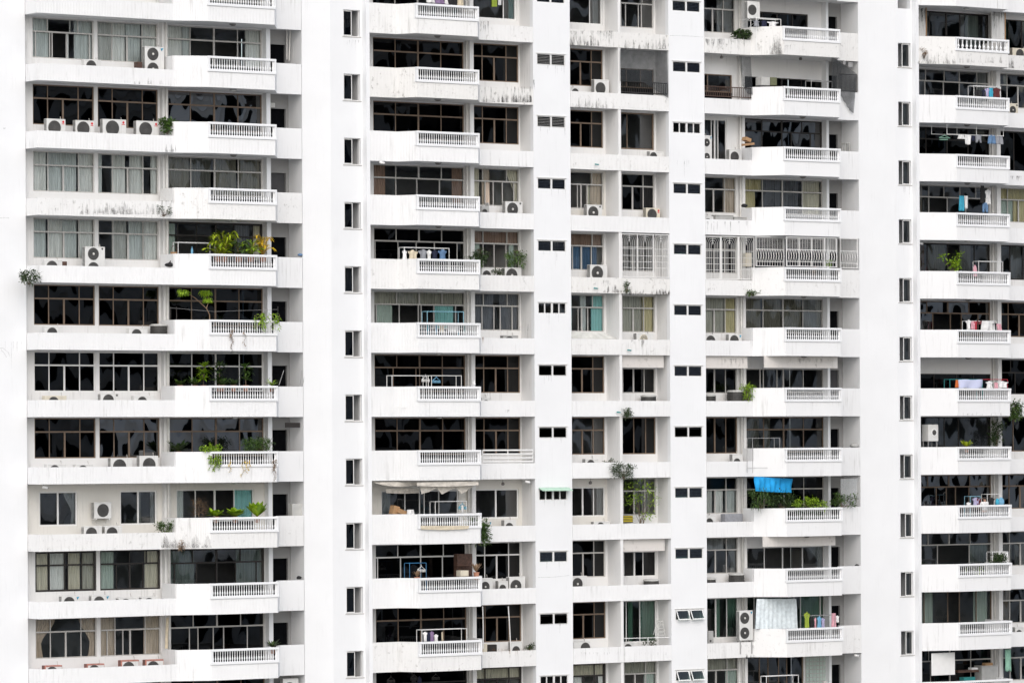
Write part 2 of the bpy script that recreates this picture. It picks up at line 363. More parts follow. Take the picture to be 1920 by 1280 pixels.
def balcony(c, k):
    d = BLK[c]; Z = row(k); mat = M[WORN.get((c,k), 'parapet_paint')]; b0, lt, tt, fr = Z-1.38, Z-.62, Z+.03, Z-.66
    L = d['low']; T = d['tall']; ribs = c in 'LA'
    mb, il = parapet(L, .12, b0, lt, d['rib_low'])
    outl = list(L); inner = list(il)
    if T:
        f = d['front']
        _, it = parapet(T, .12, b0-.003, fr, ((0,1) if c == 'L' else (0,1,2)) if ribs else (), mb)
        parapet(T[:f+1], .12, fr, tt, (0,1)[:f] if ribs else (), mb); parapet(T[f+1:], .12, fr, tt, (), mb)
        # side wall of the tall part, running back to the window wall
        if 'left' in d: u = T[0][0]; mb.box(u, u+.12, T[0][1]+.10, d['left'], Z-1.2, tt-.002)
        if 'right' in d: u = T[-1][0]; mb.box(u-.13, u-.012, T[-1][1]+.11, d['right'], Z-1.2, tt-.002)
        inner = (inner[:-1]+it) if T[0][0] >= L[-1][0]-.01 else (it[:-1]+inner)
    mb.prism(inner+[(inner[-1][0], d['back']), (inner[0][0], d['back'])], Z-1.362, Z-1.2)
    o = mb.build('balcony', mat, B)
    if T and not (c == 'L' and k < -1):
        big = c == 'E' and k == -1; Lf = T[f+1][0]-T[f][0]
        r = bpy.data.objects.new('balustrade', balustrade_mesh(c, Lf, big)); reg(r, (T[f][0], 0, Z), o)
    return o
for c in 'LABDE':
    for k in range(K0, K1): balcony(c, k)
# ---------------------------------------------------------------- piers
MB().box(-60, -25.17, 1.7, 8, ZB, ZT).build('pier_wall', M['white_paint'], B)
def slit_holes(u0, u1): return [(u0, u1, row(k)-1.58, row(k)-.34) for k in range(K0, K1)]
def pier_with_slits(a, b, c, yA, yB, s0, s1, lip):
    MB().prism([(a,yA),(b,yB),(b,7),(a,7)], ZB, ZT).build('pier_wall', M['white_paint'], B)
    MB().panel(b, c, ZB, ZT, yB+.006, yB+.3, slit_holes(s0, s1)).build('pier_wall', M['white_paint'], B)
    MB().prism([(c,yB-.0),(c+.03,yB-lip),(c+.22,yB-lip),(c+.22,7),(c,7)], ZB, ZT).build('pier_wall', M['white_paint'], B)
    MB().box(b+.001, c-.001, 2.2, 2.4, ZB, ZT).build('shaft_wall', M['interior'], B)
pier_with_slits(-10.70, -9.36, -7.60, 1.60, 1.22, -8.63, -7.71, .30)
pier_with_slits(22.27, 24.49, 25.53, 1.25, .94, 24.63, 25.46, .30)
LV = (.58, 1.12)
def louvre_pier(a, b, u0, u1, nm):
    MB().panel(a, b, ZB, ZT, 1.25, 1.5, [(u0, u1, row(k)+LV[0], row(k)+LV[1]) for k in range(K0, K1)]).build('pier_wall', M['white_paint'], B)
    MB().box(a, a+.25, 1.501, 7, ZB, ZT).build('pier_wall', M['recess_paint'], B); MB().box(b-.25, b, 1.501, 7, ZB, ZT).build('pier_wall', M['recess_paint'], B)
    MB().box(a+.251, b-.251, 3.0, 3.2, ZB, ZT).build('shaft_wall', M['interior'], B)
louvre_pier(2.17, 4.35, 2.39, 4.07, 'P3'); louvre_pier(10.29, 12.49, 10.53, 12.27, 'P4')
MB().box(7.22, 7.38, 1.25, 7, ZB, ZT).build('pier_wall', M['recess_paint'], B)
MB().box(38.6, 60, 1.0, 8, ZB, ZT).build('pier_wall', M['white_paint'], B)
# solid storeys below and above the ones built, floors, back wall
for u0, u1 in ((-25.17,-10.7),(-7.4,2.17),(4.35,7.22),(7.38,10.29),(12.49,22.27),(25.72,38.6)):
    MB().box(u0+.01, u1-.01, 2.0, 7, ZB, row(K1-1)-1.37).build('lower_wall', M['white_paint'], B)
    MB().box(u0+.01, u1-.01, 1.3, 7, row(K0)+1.63, ZT-.01).build('upper_wall', M['white_paint'], B)
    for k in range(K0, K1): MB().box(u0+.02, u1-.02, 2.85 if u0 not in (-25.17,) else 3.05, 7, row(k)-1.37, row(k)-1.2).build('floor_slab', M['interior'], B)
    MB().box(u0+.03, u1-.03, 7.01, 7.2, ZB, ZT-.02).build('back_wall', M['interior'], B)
# ---------------------------------------------------------------- narrow pier windows
for k in range(K0+1, K1):
    for u0, u1, Y, mir in ((-8.63,-7.71,1.228,0), (24.63,25.46,.948,1)):
        Z = row(k); z0, z1 = Z-1.58, Z-.34; F = MB(); P = MB(); Y += .1; m = (u0+u1)/2
        if mir and k < 7: m -= .06
        F.box(u0+.002, u0+.025, Y, Y+.06, z0+.002, z1-.002); F.box(u1-.025, u1-.002, Y, Y+.06, z0+.002, z1-.002); F.box(u0+.025, u1-.025, Y+.003, Y+.057, z0+.002, z0+.03); F.box(u0+.025, u1-.025, Y+.003, Y+.057, z1-.03, z1-.002)
        s0, s1 = (u0+.03, m+.04) if not mir else (m-.04, u1-.03); ys = Y-.03       # sliding sash, the other half stands open
        for q0, q1, w0, w1 in ((s0,s0+.035,z0+.03,z1-.03),(s1-.035,s1,z0+.03,z1-.03),(s0+.035,s1-.035,z0+.03,z0+.07),(s0+.035,s1-.035,z1-.07,z1-.03)): F.box(q0, q1, ys, ys+.028, w0, w1)
        P.quad((s0+.035,ys+.015,z0+.07),(s1-.035,ys+.015,z0+.07),(s1-.035,ys+.015,z1-.07),(s0+.035,ys+.015,z1-.07))
        o = F.build('narrow_window', M['white_frame'], B); P.build('pane', M['glass_dark' if not mir else 'glass_veil'], o)
        if (k+mir) % 3 == 1: curtain(o, s0+.02 if not mir else s1-.22, s0+.2 if not mir else s1, z0+.05, z1-.05, Y+.3, 'grey')
        S = MB().rbox(u0-.06, u1+.06, Y-.128, Y-.092, z0-.05, z0-.002, .01); S.build('sill', M['alu_frame'], o)
# ---------------------------------------------------------------- small bathroom windows with glass louvres
def louvre(k, u0, u1, kind):
    Z = row(k); z0, z1 = Z+LV[0], Z+LV[1]; Y = 1.3; m = (u0+u1)/2; F = MB(); P = MB(); dark = 'glass_dark'
    F.rbox(u0-.05, u1+.05, 1.22, 1.249, z1+.002, z1+.05, .008)
    for a, b in ((u0+.002,u0+.05),(m-.05,m+.05),(u1-.05,u1-.002)): F.box(a, b, Y-.03, Y+.05, z0+.002, z1-.002)
    F.box(u0+.05, m-.05, Y-.025, Y+.045, z0+.002, z0+.04); F.box(m+.05, u1-.05, Y-.025, Y+.045, z0+.002, z0+.04); F.box(u0+.05, m-.05, Y-.025, Y+.045, z1-.04, z1-.002); F.box(m+.05, u1-.05, Y-.025, Y+.045, z1-.04, z1-.002)
    if kind == 'slide':
        for a, b in ((u0+.05,m-.05),(m+.05,u1-.05)):
            F.box((a+b)/2-.03, (a+b)/2+.03, Y-.01, Y+.03, z0+.04, z1-.04); P.quad((a,Y+.01,z0+.04),(b,Y+.01,z0+.04),(b,Y+.01,z1-.04),(a,Y+.01,z1-.04))
        dark = 'glass_smoke'
    elif kind == 'awning':                                # two sashes pushed out at the bottom
        for a, b in ((u0+.06,m-.06),(m+.06,u1-.06)):
            t, bt = (Y-.03, z1-.03), (Y-.26, z0+.02); e = .05
            def P3(u, f): return (u, t[0]+(bt[0]-t[0])*f, t[1]+(bt[1]-t[1])*f)
            for q in ((a,a+e,0,1),(b-e,b,0,1),(a+e,b-e,0,.11),(a+e,b-e,.89,1)):
                c0, c1, c2, c3 = P3(q[0],q[2]), P3(q[1],q[2]), P3(q[1],q[3]), P3(q[0],q[3]); back = Vector((0,.03,.015))
                F.add([c0,c1,c2,c3]+[tuple(Vector(p)+back) for p in (c0,c1,c2,c3)], [(0,3,2,1),(4,5,6,7),(0,1,5,4),(1,2,6,5),(2,3,7,6),(3,0,4,7)])
            P.quad(P3(a+e,.11), P3(a+e,.89), P3(b-e,.89), P3(b-e,.11))
        dark = 'glass_green'
    else:
        n = 6
        for a, b in ((u0+.05,m-.05),(m+.05,u1-.05)):
            for i in range(n):
                z = z0+.05+(z1-z0-.1)*(i+.5)/n; h = (z1-z0-.1)/n*.56; tl = .055 if kind == 'open' else .02
                if kind == 'open' and k < 3: F.box(a, b, Y-tl-.006, Y-tl-.001, z-h-.003, z-h+.004)
                P.add([(a,Y-tl,z-h),(b,Y-tl,z-h),(b,Y+tl,z+h),(a,Y+tl,z+h),(a,Y-tl+.007,z-h),(b,Y-tl+.007,z-h),(b,Y+tl+.007,z+h),(a,Y+tl+.007,z+h)],
                      [(0,1,2,3),(7,6,5,4),(0,4,5,1),(1,5,6,2),(2,6,7,3),(3,7,4,0)])
        dark = 'glass_green' if kind == 'pale' else 'glass_veil' if kind == 'shut' else 'glass_dark'
    o = F.build('louvred_window', M['white_frame'], B)
    if kind in ('slide', 'awning'):
        n = len(P.v)//2
        for i in (0, 1): MB().add(P.v[i*n:(i+1)*n], [(0,1,2,3)]).build('pane', M[dark], o)
    else: P.build('pane', M[dark], o)
    return o
KA = {-1:'shut',0:'open',1:'open',2:'shut',3:'shut',4:'slide',5:'open',6:'open',7:'slide',8:'pale',9:'open',10:'slide'}
KB = {-1:'pale',0:'shut',1:'slide',2:'pale',3:'pale',4:'shut',5:'shut',6:'open',7:'pale',8:'pale',9:'awning',10:'awning'}
for k in range(K0+1, K1): louvre(k, 2.39, 4.07, KA[k]); louvre(k, 10.53, 12.27, KB[k])
tag(MB().add([(2.34,1.21,row(7)+1.20),(4.12,1.21,row(7)+1.20),(4.12,.86,row(7)+1.06),(2.34,.86,row(7)+1.06),(2.34,1.21,row(7)+1.17),(4.12,1.21,row(7)+1.17),(4.12,.86,row(7)+1.03),(2.34,.86,row(7)+1.03)],[(0,1,2,3),(7,6,5,4),(0,4,5,1),(1,5,6,2),(2,6,7,3),(3,7,4,0)]).build('awning', M['awning_green']), 'small pale green awning over a bathroom window on the smooth pier', 'awning')
# ---------------------------------------------------------------- window walls, pillars, niches, pipes
def wall(u0, u1, k, Y, holes, mat='recess_paint', name='bay_wall'):
    Z = row(k); return MB().panel(u0, u1, Z-1.361, Z+1.638, Y, Y+.22, [(a,b,Z+c,Z+d) for a,b,c,d in holes]).build(name, M[mat], B)
def pillar(u0, u1, y0, y1, mat='recess_paint'):
    for k in range(K0, K1): MB().box(u0, u1, y0, y1-.002, row(k)-1.2, row(k)+1.637).build('pillar', M[mat], B)
pillar(-17.98, -17.68, 1.93, 2.2); pillar(-12.48, -12.28, 1.85, 2.2, 'white_paint'); pillar(-.96, -.74, 2.05, 2.4)
pillar(15.52, 15.68, 2.13, 2.4); pillar(20.80, 20.96, 2.02, 2.4, 'white_paint'); pillar(32.14, 32.4, 2.02, 2.4)
for u, y, r in ((-17.83,1.82,.055),(-1.02,2.25,.05),(15.44,2.2,.05),(7.45,2.28,.03),(32.06,2.28,.05)):
    MB().tube([(u,y,row(K1)),(u,y,row(K0)+1.6)], r, 8).build('downpipe', M['pipe_white'], B, True)
SIDE = 'recess_paint'
for k in range(K0, K1):
    Z = row(k); sl = Z-1.2
    # entrance niches beside the balconies
    wall(-12.03, -10.71, k, 2.8, [(-11.80,-10.86,-1.19,1.02)], 'niche_shaded_paint', 'niche_wall'); MB().box(-12.04, -11.92, 2.42, 2.8, sl, Z+1.63).build('niche_wall', M[SIDE], B)
    wall(21.22, 22.26, k, 2.62, [(21.38,22.0,-1.19,.98)], 'niche_shaded_paint', 'niche_wall')
    for u0, u1, y, s in ((-11.80,-10.86,2.92,0),(21.38,22.0,2.74,1)):
        o = MB().box(u0+.003, u1-.003, y, y+.05, sl+.02, Z+(1.02 if not s else .98)-.003).build('door', M['door_grey' if (k,s) in ((2,0),(5,1)) else 'door_dark'], B)
        MB().lathe((u0+.1, y-.06, Z-.2), [(.02,0),(.03,.02),(.02,.06)], 8, 'y').build('handle', M['metal_grey'], o)
# ---------------------------------------------------------------- the windows of every storey
def bays(c, k, Y, u0, u1, wins, mat='recess_paint'):
    """window wall of one storey; wins: (name, u0, u1, v0, v1, settings)"""
    wall(u0, u1, k, Y, [w[1:5] for w in wins], mat); Z = row(k)
    for n, a, b, v0, v1, s in wins:
        if v0 == -1.15:                                   # a solid dark panel below the sill line
            MB().box(a+.003, b-.003, Y+.045, Y+.10, Z-1.15, Z-.19).build('kick_panel', M['door_dark'], B); v0 = -.188
        window(n, k, a, b, v0, v1, Y, **s)
T3 = dict(top=(.25,.75), low=(.25,.5,.75)); T4 = dict(top=(.25,.5,.75), low=(.25,.5,.75))
FULL = (-.23, 1.58)
def L1(s): return ('bay_window', -24.52, -21.39, *FULL, {**T3, **s})
def L2(s): return ('bay_window', -21.20, -18.06, *FULL, {**T3, **s})
def L3(s): return ('balcony_window', -17.58, -12.50, -1.15, 1.58, {**T4, **s})
LW = {
 0: (dict(st='al', low=(.06,.29,.33,.57,.94), opened=(2,3), curt=[(0,.30,'teal'),(.33,.36,'white','low'),(.57,.63,'white','low'),(.63,.66,'white','top'),(.70,1,'teal')]),
     dict(st='al', curt=[(0,.25,'grey'),(.25,.5,'white'),(.5,.75,'teal'),(.75,1,'white')]),
     dict(st='al', opened=(1,2), curt=[(0,.18,'white'),(.18,.26,'teal'),(.84,1,'white')])),
 1: (dict(st='br'), dict(st='br'), dict(st='bm')),
 2: (dict(st='al', curt=[(0,.25,'white'),(.25,.74,'teal'),(.76,1,'white')]), dict(st='al', curt=[(0,.1,'teal'),(.25,.48,'white'),(.55,.80,'white'),(.9,1,'white')]),
     dict(st='al', gm='glass_smoke', curt=[(0,.25,'cream'),(.25,.48,'blind'),(.5,.75,'cream'),(.75,1,'cream')])),
 3: (dict(st='al', curt=[(0,.24,'teal'),(.25,.5,'white'),(.5,.75,'teal'),(.78,1,'white')]), dict(st='al', curt=[(.25,.5,'grey'),(.52,.76,'teal'),(.78,1,'white')]),
     dict(st='bk', top=(.11,.31,.51,.70,.90), low=(.11,.31,.51,.70,.90), opened=(1,2), curt=[(0,.10,'green'),(.90,1,'cream'),(.72,.88,'dark')], bar=.09)),
 4: (dict(st='br'), dict(st='br'), dict(st='br')),
 5: (dict(st='wd'),)*3, 6: (dict(st='br'), dict(st='bm'), dict(st='bm')),
 8: (dict(st='bk', low=(.24,.49,.54,.77), top=(.24,.49,.54,.77), curt=[(0,.24,'cream'),(.25,.49,'white'),(.55,.77,'cream'),(.78,1,'blind')], bar=.09),
     dict(st='bk', low=(.28,.5,.72), top=(.5,.78), curt=[(0,.26,'green'),(.76,1,'cream')], bar=.07),
     dict(st='bk', gm='glass_smoke', low=(.06,.29,.5,.7,.92), top=(.25,.5,.75), tv=.92, opened=(2,3), curt=[(0,.28,'green'),(.71,1,'green')], bar=.09)),
 9: (dict(st='al', curt=[(0,.36,'beige','tieL'),(.72,1,'beige','tieR')]), dict(st='al', low=(.12,.25,.38,.5,.75), opened=(4,), curt=[(0,.26,'beige'),(.74,1,'beige')]),
     dict(st='ad', low=(.21,.3,.46,.57,.82), top=(.25,.5,.75))),
 10: (dict(st='br'),)*3,
}
LW[-1] = LW[-2] = LW[1]
for k in range(K0, K1):
    if k == 7: continue
    a, b, d = LW[k]; bays('L', k, 2.2, -25.17, -12.04, [L1(a), L2(b), L3(d)])
bays('L', 7, 2.2, -25.17, -12.04, [('bay_window', -24.30, -22.35, -.28, 1.28, dict(st='wh', top=None, low=(.5,), curt=[(.66,1,'white','tieR')], gm='glass_smoke', bar=.07)),
     ('bay_window', -20.15, -18.22, -.28, 1.28, dict(st='wh', top=None, low=(.5,), gm='glass_smoke', curt=[(.5,.62,'grey'),(.85,1,'white')], bar=.07)),
     ('balcony_window', -17.2, -13.05, -1.15, 1.30, dict(st='wh', top=None, low=(.25,.5,.75), opened=(1,2), curt=[(0,.12,'teal'),(.76,1,'aqua')], bar=.06))], 'cream_paint')
# second column: a wide balcony window and a ledge window
def A1(s): return ('balcony_window', -6.25, -1.06, -1.15, 1.58, {**T4, **s})
def A2(s): return ('ledge_window', -.67, 2.12, *FULL, {**T3, **s})
AW = {
 0: (dict(st='br'), dict(st='br')), 1: (dict(st='br'), dict(st='br')),
 2: (dict(st='al', low=(.25,.48,.73), opened=(1,2), curt=[(0,.15,'brown'),(.87,1,'brown')]), dict(st='al', low=(.06,.3,.47,.66,.9), opened=(2,), curt=[(0,.22,'cream'),(.25,.42,'beige'),(.76,1,'cream','tieR')])),
 3: (dict(st='ad', low=(.02,.27,.47,.67,.92), opened=(2,)), dict(st='al', low=(.25,.48,.73), opened=(1,2), curt=[(0,1,'brown','top'),(.02,.2,'green','low'),(.8,.92,'green','low')])),
 4: (dict(st='al', low=(.03,.28,.49,.52,.66,.90), opened=(2,), curt=[(0,1,'blind','top'),(.04,.22,'green','low'),(.68,.9,'aqua','low')]), dict(st='al', low=(.22,.47,.6,.85), curt=[(0,.5,'dark'),(.6,1,'dark')])),
 5: (dict(st='br', low=(.21,.46,.5,.75)), dict(st='br')), 6: (dict(st='br'), dict(st='br')),
 8: (dict(st='wd', low=(.03,.28,.5,.74)), dict(st='wd')), 9: (dict(st='br', opened=(2,)), dict(st='br', low=(.25,.5,.75))),
 10: (dict(st='bd', top=(.4,), low=(.4,)), dict(st='bk', curt=[(0,1,'cream','top')], tv=1.0, bar=.09)),
}
AW[-2] = AW[0]; AW[-1] = (dict(st='ad', opened=(2,3)), None)
for k in range(K0, K1):
    if k == 7: continue
    a, b = AW[k]
    w2 = A2(b) if b else ('ledge_window', -.62, 2.02, -.25, 1.58, dict(st='wh', top=None, low=(.72,), bar=.09, gm='glass_smoke', curt=[(.85,1,'aqua')]))
    bays('A', k, 2.4, -7.27, 2.17, [A1(a), w2])
bays('A', 7, 2.4, -7.27, 2.17, [('balcony_window', -5.9, -1.5, -1.15, 1.12, dict(st='wh', top=None, low=(.31,.5,.56,.75), curt=[(0,.14,'teal'),(.6,.72,'dark')], gm='glass_smoke', bar=.06)),
     ('ledge_window', -.62, 2.0, -.28, 1.15, dict(st='wh', top=None, low=(.5,), gm='glass_smoke', bar=.07))], 'cream_paint')
# twin recesses
def B1(s, v=FULL): return ('recess_window', 4.48, 7.10, *v, {**T3, **s})
def B2(s, v=FULL): return ('recess_window', 7.60, 10.20, *v, {**T3, **s})
NT = dict(top=None)
BW = {
 -1: (B1(dict(st='wh', **NT, low=(.72,), curt=[(.8,.95,'teal')], gm='glass_smoke', bar=.09)), B2(dict(st='al', low=(.25,.36,.66,.73), gm='glass_smoke'))),
 0: (B1(dict(st='br')), B2(dict(st='bs', **NT, low=(.37,.7), curt=[(0,.24,'green')]), (-1.15,.75))),
 1: (B1(dict(st='br')), B2(dict(st='bs', **NT, low=(.38,), bar=.07))),
 2: (B1(dict(st='al', low=(.42,.5,.64), opened=(0,2), curt=[(.74,1,'beige'),(.64,.74,'cream','low')])), B2(dict(st='ad', low=(.25,.5,.75), curt=[(.78,1,'white')]))),
 3: (B1(dict(st='al', low=(.3,.5,.73), curt=[(0,1,'brown','top'),(.3,.73,'blue','low'),(.73,.9,'blue','low')])), B2(dict(st='al', low=(.25,.5,.75)))),
 4: (B1(dict(st='al', low=(.42,.5,.64), curt=[(.25,.32,'aqua'),(.5,.64,'teal'),(.74,1,'aqua')])), B2(dict(st='al', curt=[(0,.72,'blind'),(.74,1,'yellow')]))),
 5: (B1(dict(st='br')), B2(dict(st='ad', **NT, low=(.25,.5,.75)), (-.23,1.0))),
 6: (B1(dict(st='bs')), B2(dict(st='br', **NT, low=(.5,.78)))),
 7: (B1(dict(st='wh', **NT, low=(.25,.5,.75), curt=[(.84,1,'white')], gm='glass_smoke', bar=.06), (-.26,1.18)), B2(dict(st='as_', curt=[(0,.3,'dark'),(.5,.9,'grey')]))),
 8: (B1(dict(st='ad')), B2(dict(st='wd', **NT, low=(.25,.5,.7), opened=(1,), curt=[(.8,.92,'white','tieR')]), (-.26,.98))),
 9: (B1(dict(st='br')), B2(dict(st='wg', **NT, low=(.3,.62), curt=[(.36,.5,'green'),(.66,1,'green')], bar=.06), (-.5,1.58))),
 10: (B1(dict(st='bk', curt=[(0,1,'cream','top'),(.3,.5,'white','low'),(.85,1,'white','low')], bar=.09)), B2(dict(st='al', curt=[(0,1,'blind','top'),(.75,1,'green','low')], opened=(1,2)))),
}
BW[-2] = BW[0]
for k in range(K0, K1):
    bays('B', k, 2.35, 4.35, 7.22, [BW[k][0]], 'cream_paint' if k in (2, 7) else 'recess_paint'); bays('B', k, 2.35, 7.38, 10.29, [BW[k][1]])
# fourth column
def D1(s, v=FULL, a=12.55, b=15.32): return ('ledge_window', a, b, *v, {**T3, **s})
def D2(s, v=(-1.15,1.58), a=15.75, b=20.84): return ('balcony_window', a, b, *v, {**T4, **s})
DW = {
 -1: (D1(dict(st='al', low=(.27,.5,.73), curt=[(.25,.4,'dark'),(.62,.98,'white')], gm='glass_smoke')), D2(dict(st='bd', **NT, low=(.25,.5,.75), bar=.07), (-1.15,.98), 16.1, 19.95)),
 0: (D1(dict(st='bs', **NT, low=(.4,)), (-1.15,.70), 12.6, 15.1), D2(dict(st='bd', **NT, low=(.25,.5,.75), opened=(1,2)), (-1.15,.68))),
 1: (D1(dict(st='wh', **NT, low=(.36,.5,.64), curt=[(0,.4,'dark'),(.55,.7,'white')], gm='glass_smoke'), (-.75,1.45), 13.3, 14.75), D2(dict(st='km', low=(.25,.5,.62,.86), bar=.06))),
 2: (D1(dict(st='al', curt=[(.74,1,'beige')])), D2(dict(st='al', opened=(), curt=[(0,.25,'yellow','top'),(0,.18,'yellow','low'),(.25,.72,'dark'),(.75,.98,'cream')]))),
 3: (D1(dict(st='ad')), D2(dict(st='bd'))),
 4: (D1(dict(st='al', curt=[(0,.74,'blind'),(.75,1,'yellow')])), D2(dict(st='al', gm='glass_smoke', curt=[(0,.25,'cream'),(.25,.5,'cream'),(.5,.75,'cream'),(.75,1,'white')]))),
 5: (D1(dict(st='ad', **NT), (-.23,1.02)), D2(dict(st='as_', **NT, low=(.21,.25,.42,.5,.75), opened=(0,), curt=[(.28,.48,'dark')]), (-1.15,1.02))),
 6: (D1(dict(st='br', **NT)), D2(dict(st='bs', curt=[(0,.22,'blind'),(.25,.36,'blind')]))),
 7: (D1(dict(st='al', curt=[(0,.48,'grey','low'),(.5,.72,'white','low'),(.76,1,'teal','low')])), D2(dict(st='ad'))),
 8: (D1(dict(st='al', gm='glass_smoke', curt=[(.3,.72,'white','top'),(.72,.98,'white','tieR')], low=(.25,.5,.75))), D2(dict(st='wh', **NT, low=(.25,.48,.73), opened=(1,2), curt=[(0,.05,'aqua'),(.82,1,'teal','tieR')], gm='glass_smoke'), (-1.15,1.05))),
 9: (D1(dict(st='wg', **NT, low=(.28,.5,.75), curt=[(.52,.62,'white'),(.76,1,'green')], bar=.06), (-.45,1.58)), D2(dict(st='wg', **NT, low=(.12,.62,.7,.95), curt=[(.7,1,'green')]))),
 10: (D1(dict(st='al', curt=[(0,1,'blind','top'),(.75,1,'green','low')], opened=(1,2))), D2(dict(st='bs', **NT, low=(.25,.4,.58,.72), bar=.05), (-1.15,1.58), 15.75, 19.45)),
}
DW[-2] = DW[6]
for k in range(K0, K1):
    bays('D', k, 2.4, 12.49, 21.24, [DW[k][0], DW[k][1]])
# far column
def E1(s, v=(-1.15,1.58), a=26.30, b=31.98): return ('balcony_window', a, b, *v, {**T4, **s})
def E2(s, v=FULL): return ('ledge_window', 32.5, 35.5, *v, {**T3, **s})
EW = {
 -1: (E1(dict(st='bk', **NT, low=(.3,.5,.66), gm='glass_smoke', curt=[(.13,.3,'grey'),(.68,.74,'grey'),(.74,.9,'green')], bar=.08)), E2(dict(st='bg', **NT, low=(.3,.6), curt=[(0,.3,'dark')]), (-.5,1.4))),
 0: (E1(dict(st='al', top=(.14,.25,.47,.65,.86), low=(.14,.24,.46,.65,.86), opened=(3,), gm='glass_smoke', curt=[(.87,1,'white')])), E2(dict(st='al', gm='glass_smoke', curt=[(0,.12,'white')]))),
 1: (E1(dict(st='bd')), E2(dict(st='bd', **NT, low=(.4,), bar=.07), (-.6,1.55))),
 2: (E1(dict(st='al', top=(.14,.28,.46,.65,.84), low=(.14,.28,.5,.72), opened=(2,), gm='glass_smoke', curt=[(0,.22,'beige')])), E2(dict(st='al', curt=[(0,1,'yellow','top'),(.4,1,'yellow','low'),(.1,.4,'green','low')]))),
 3: (E1(dict(st='bk', **NT, low=(.26,.5,.64,.82), opened=(2,), gm='glass_smoke', curt=[(0,.24,'brown'),(.28,.48,'blind'),(.65,.8,'grey')], bar=.08)), E2(dict(st='bk', **NT, low=(.3,.6), gm='glass_smoke', curt=[(.3,.6,'grey')], bar=.07))),
 4: (E1(dict(st='bm', low=(.32,.53,.66,.86), opened=(1,2))), E2(dict(st='br'))),
 5: (E1(dict(st='bd', **NT, low=(.33,.6,.8)), (-1.15,.82)), E2(dict(st='bd', low=(.4,), top=(.3,), tv=.9))),
 6: (E1(dict(st='bk', **NT, low=(.45,.62), gm='glass_smoke', curt=[(.28,.42,'dark')], bar=.05)), E2(dict(st='bs', **NT, low=(.35,.7)))),
 7: (E1(dict(st='bm', low=(.03,.35,.47,.58,.74), opened=(3,4))), E2(dict(st='bm'))),
 8: (E1(dict(st='as_', low=(.36,.74), opened=(1,), curt=[(.75,.98,'green','low')])), E2(dict(st='al', curt=[(.05,.35,'white','low'),(.4,.7,'grey','low')], gm='glass_smoke'))),
 9: (E1(dict(st='bs', **NT, low=(.2,.48,.62,.82), opened=(2,), gm='glass_clear', curt=[(0,.2,'teal'),(.2,.32,'green'),(.80,.97,'green')], bar=.04)), E2(dict(st='al', curt=[(0,.3,'beige')], gm='glass_smoke'))),
 10: (E1(dict(st='ad', low=(.27,.5,.75))), E2(dict(st='as_'))),
}
EW[-2] = EW[1]
for k in range(K0, K1):
    bays('E', k, 2.4, 25.76, 38.5, [EW[k][0], EW[k][1]])
# boards hung below the soffit of a few storeys
def fascia(c, k, u0, u1, y, drop, name='fascia_board'):
    Z = row(k)+1.632; MB().box(u0, u1, y, y+.06, Z-drop, Z).build(name, M['board_paint'], B)
fascia('B', 5, 7.40, 10.05, 1.45, .62); fascia('B', 8, 7.40, 10.05, 1.45, .62); fascia('D', 5, 12.52, 15.2, 1.40, .62); fascia('D', 5, 15.75, 20.4, .72, .60); fascia('D', 8, 15.6, 20.2, .72, .52)
# ================================================================ things on the ledges and balconies
def fan_face(par, cx, y, cz, r, hub, cage='grille_dark'):
    f = MB(); f.lathe((cx, y-.004, cz), [(r,0),(r,-.012),(r*.93,-.02),(r*.9,-.006),(.01,-.006)], 20, 'y')
    o = f.build('fan', M[cage], par)
    g = MB()
    for q in (.35,.55,.75): g.lathe((cx, y-.03, cz), [(r*q,0),(r*q+.008,0),(r*q+.008,-.006),(r*q,-.006)], 20, 'y', False)
    for a in range(10):
        t = a*math.pi/5; g.tube([(cx+.2*r*math.cos(t), y-.028, cz+.2*r*math.sin(t)), (cx+.9*r*math.cos(t), y-.028, cz+.9*r*math.sin(t))], .004, 4)
    g.build('guard', M['guard'], o)
    if hub: MB().lathe((cx, y-.034, cz), [(r*.2,0),(r*.17,-.02),(.01,-.024)], 12, 'y').build('hub', M['hub_pale'], o)
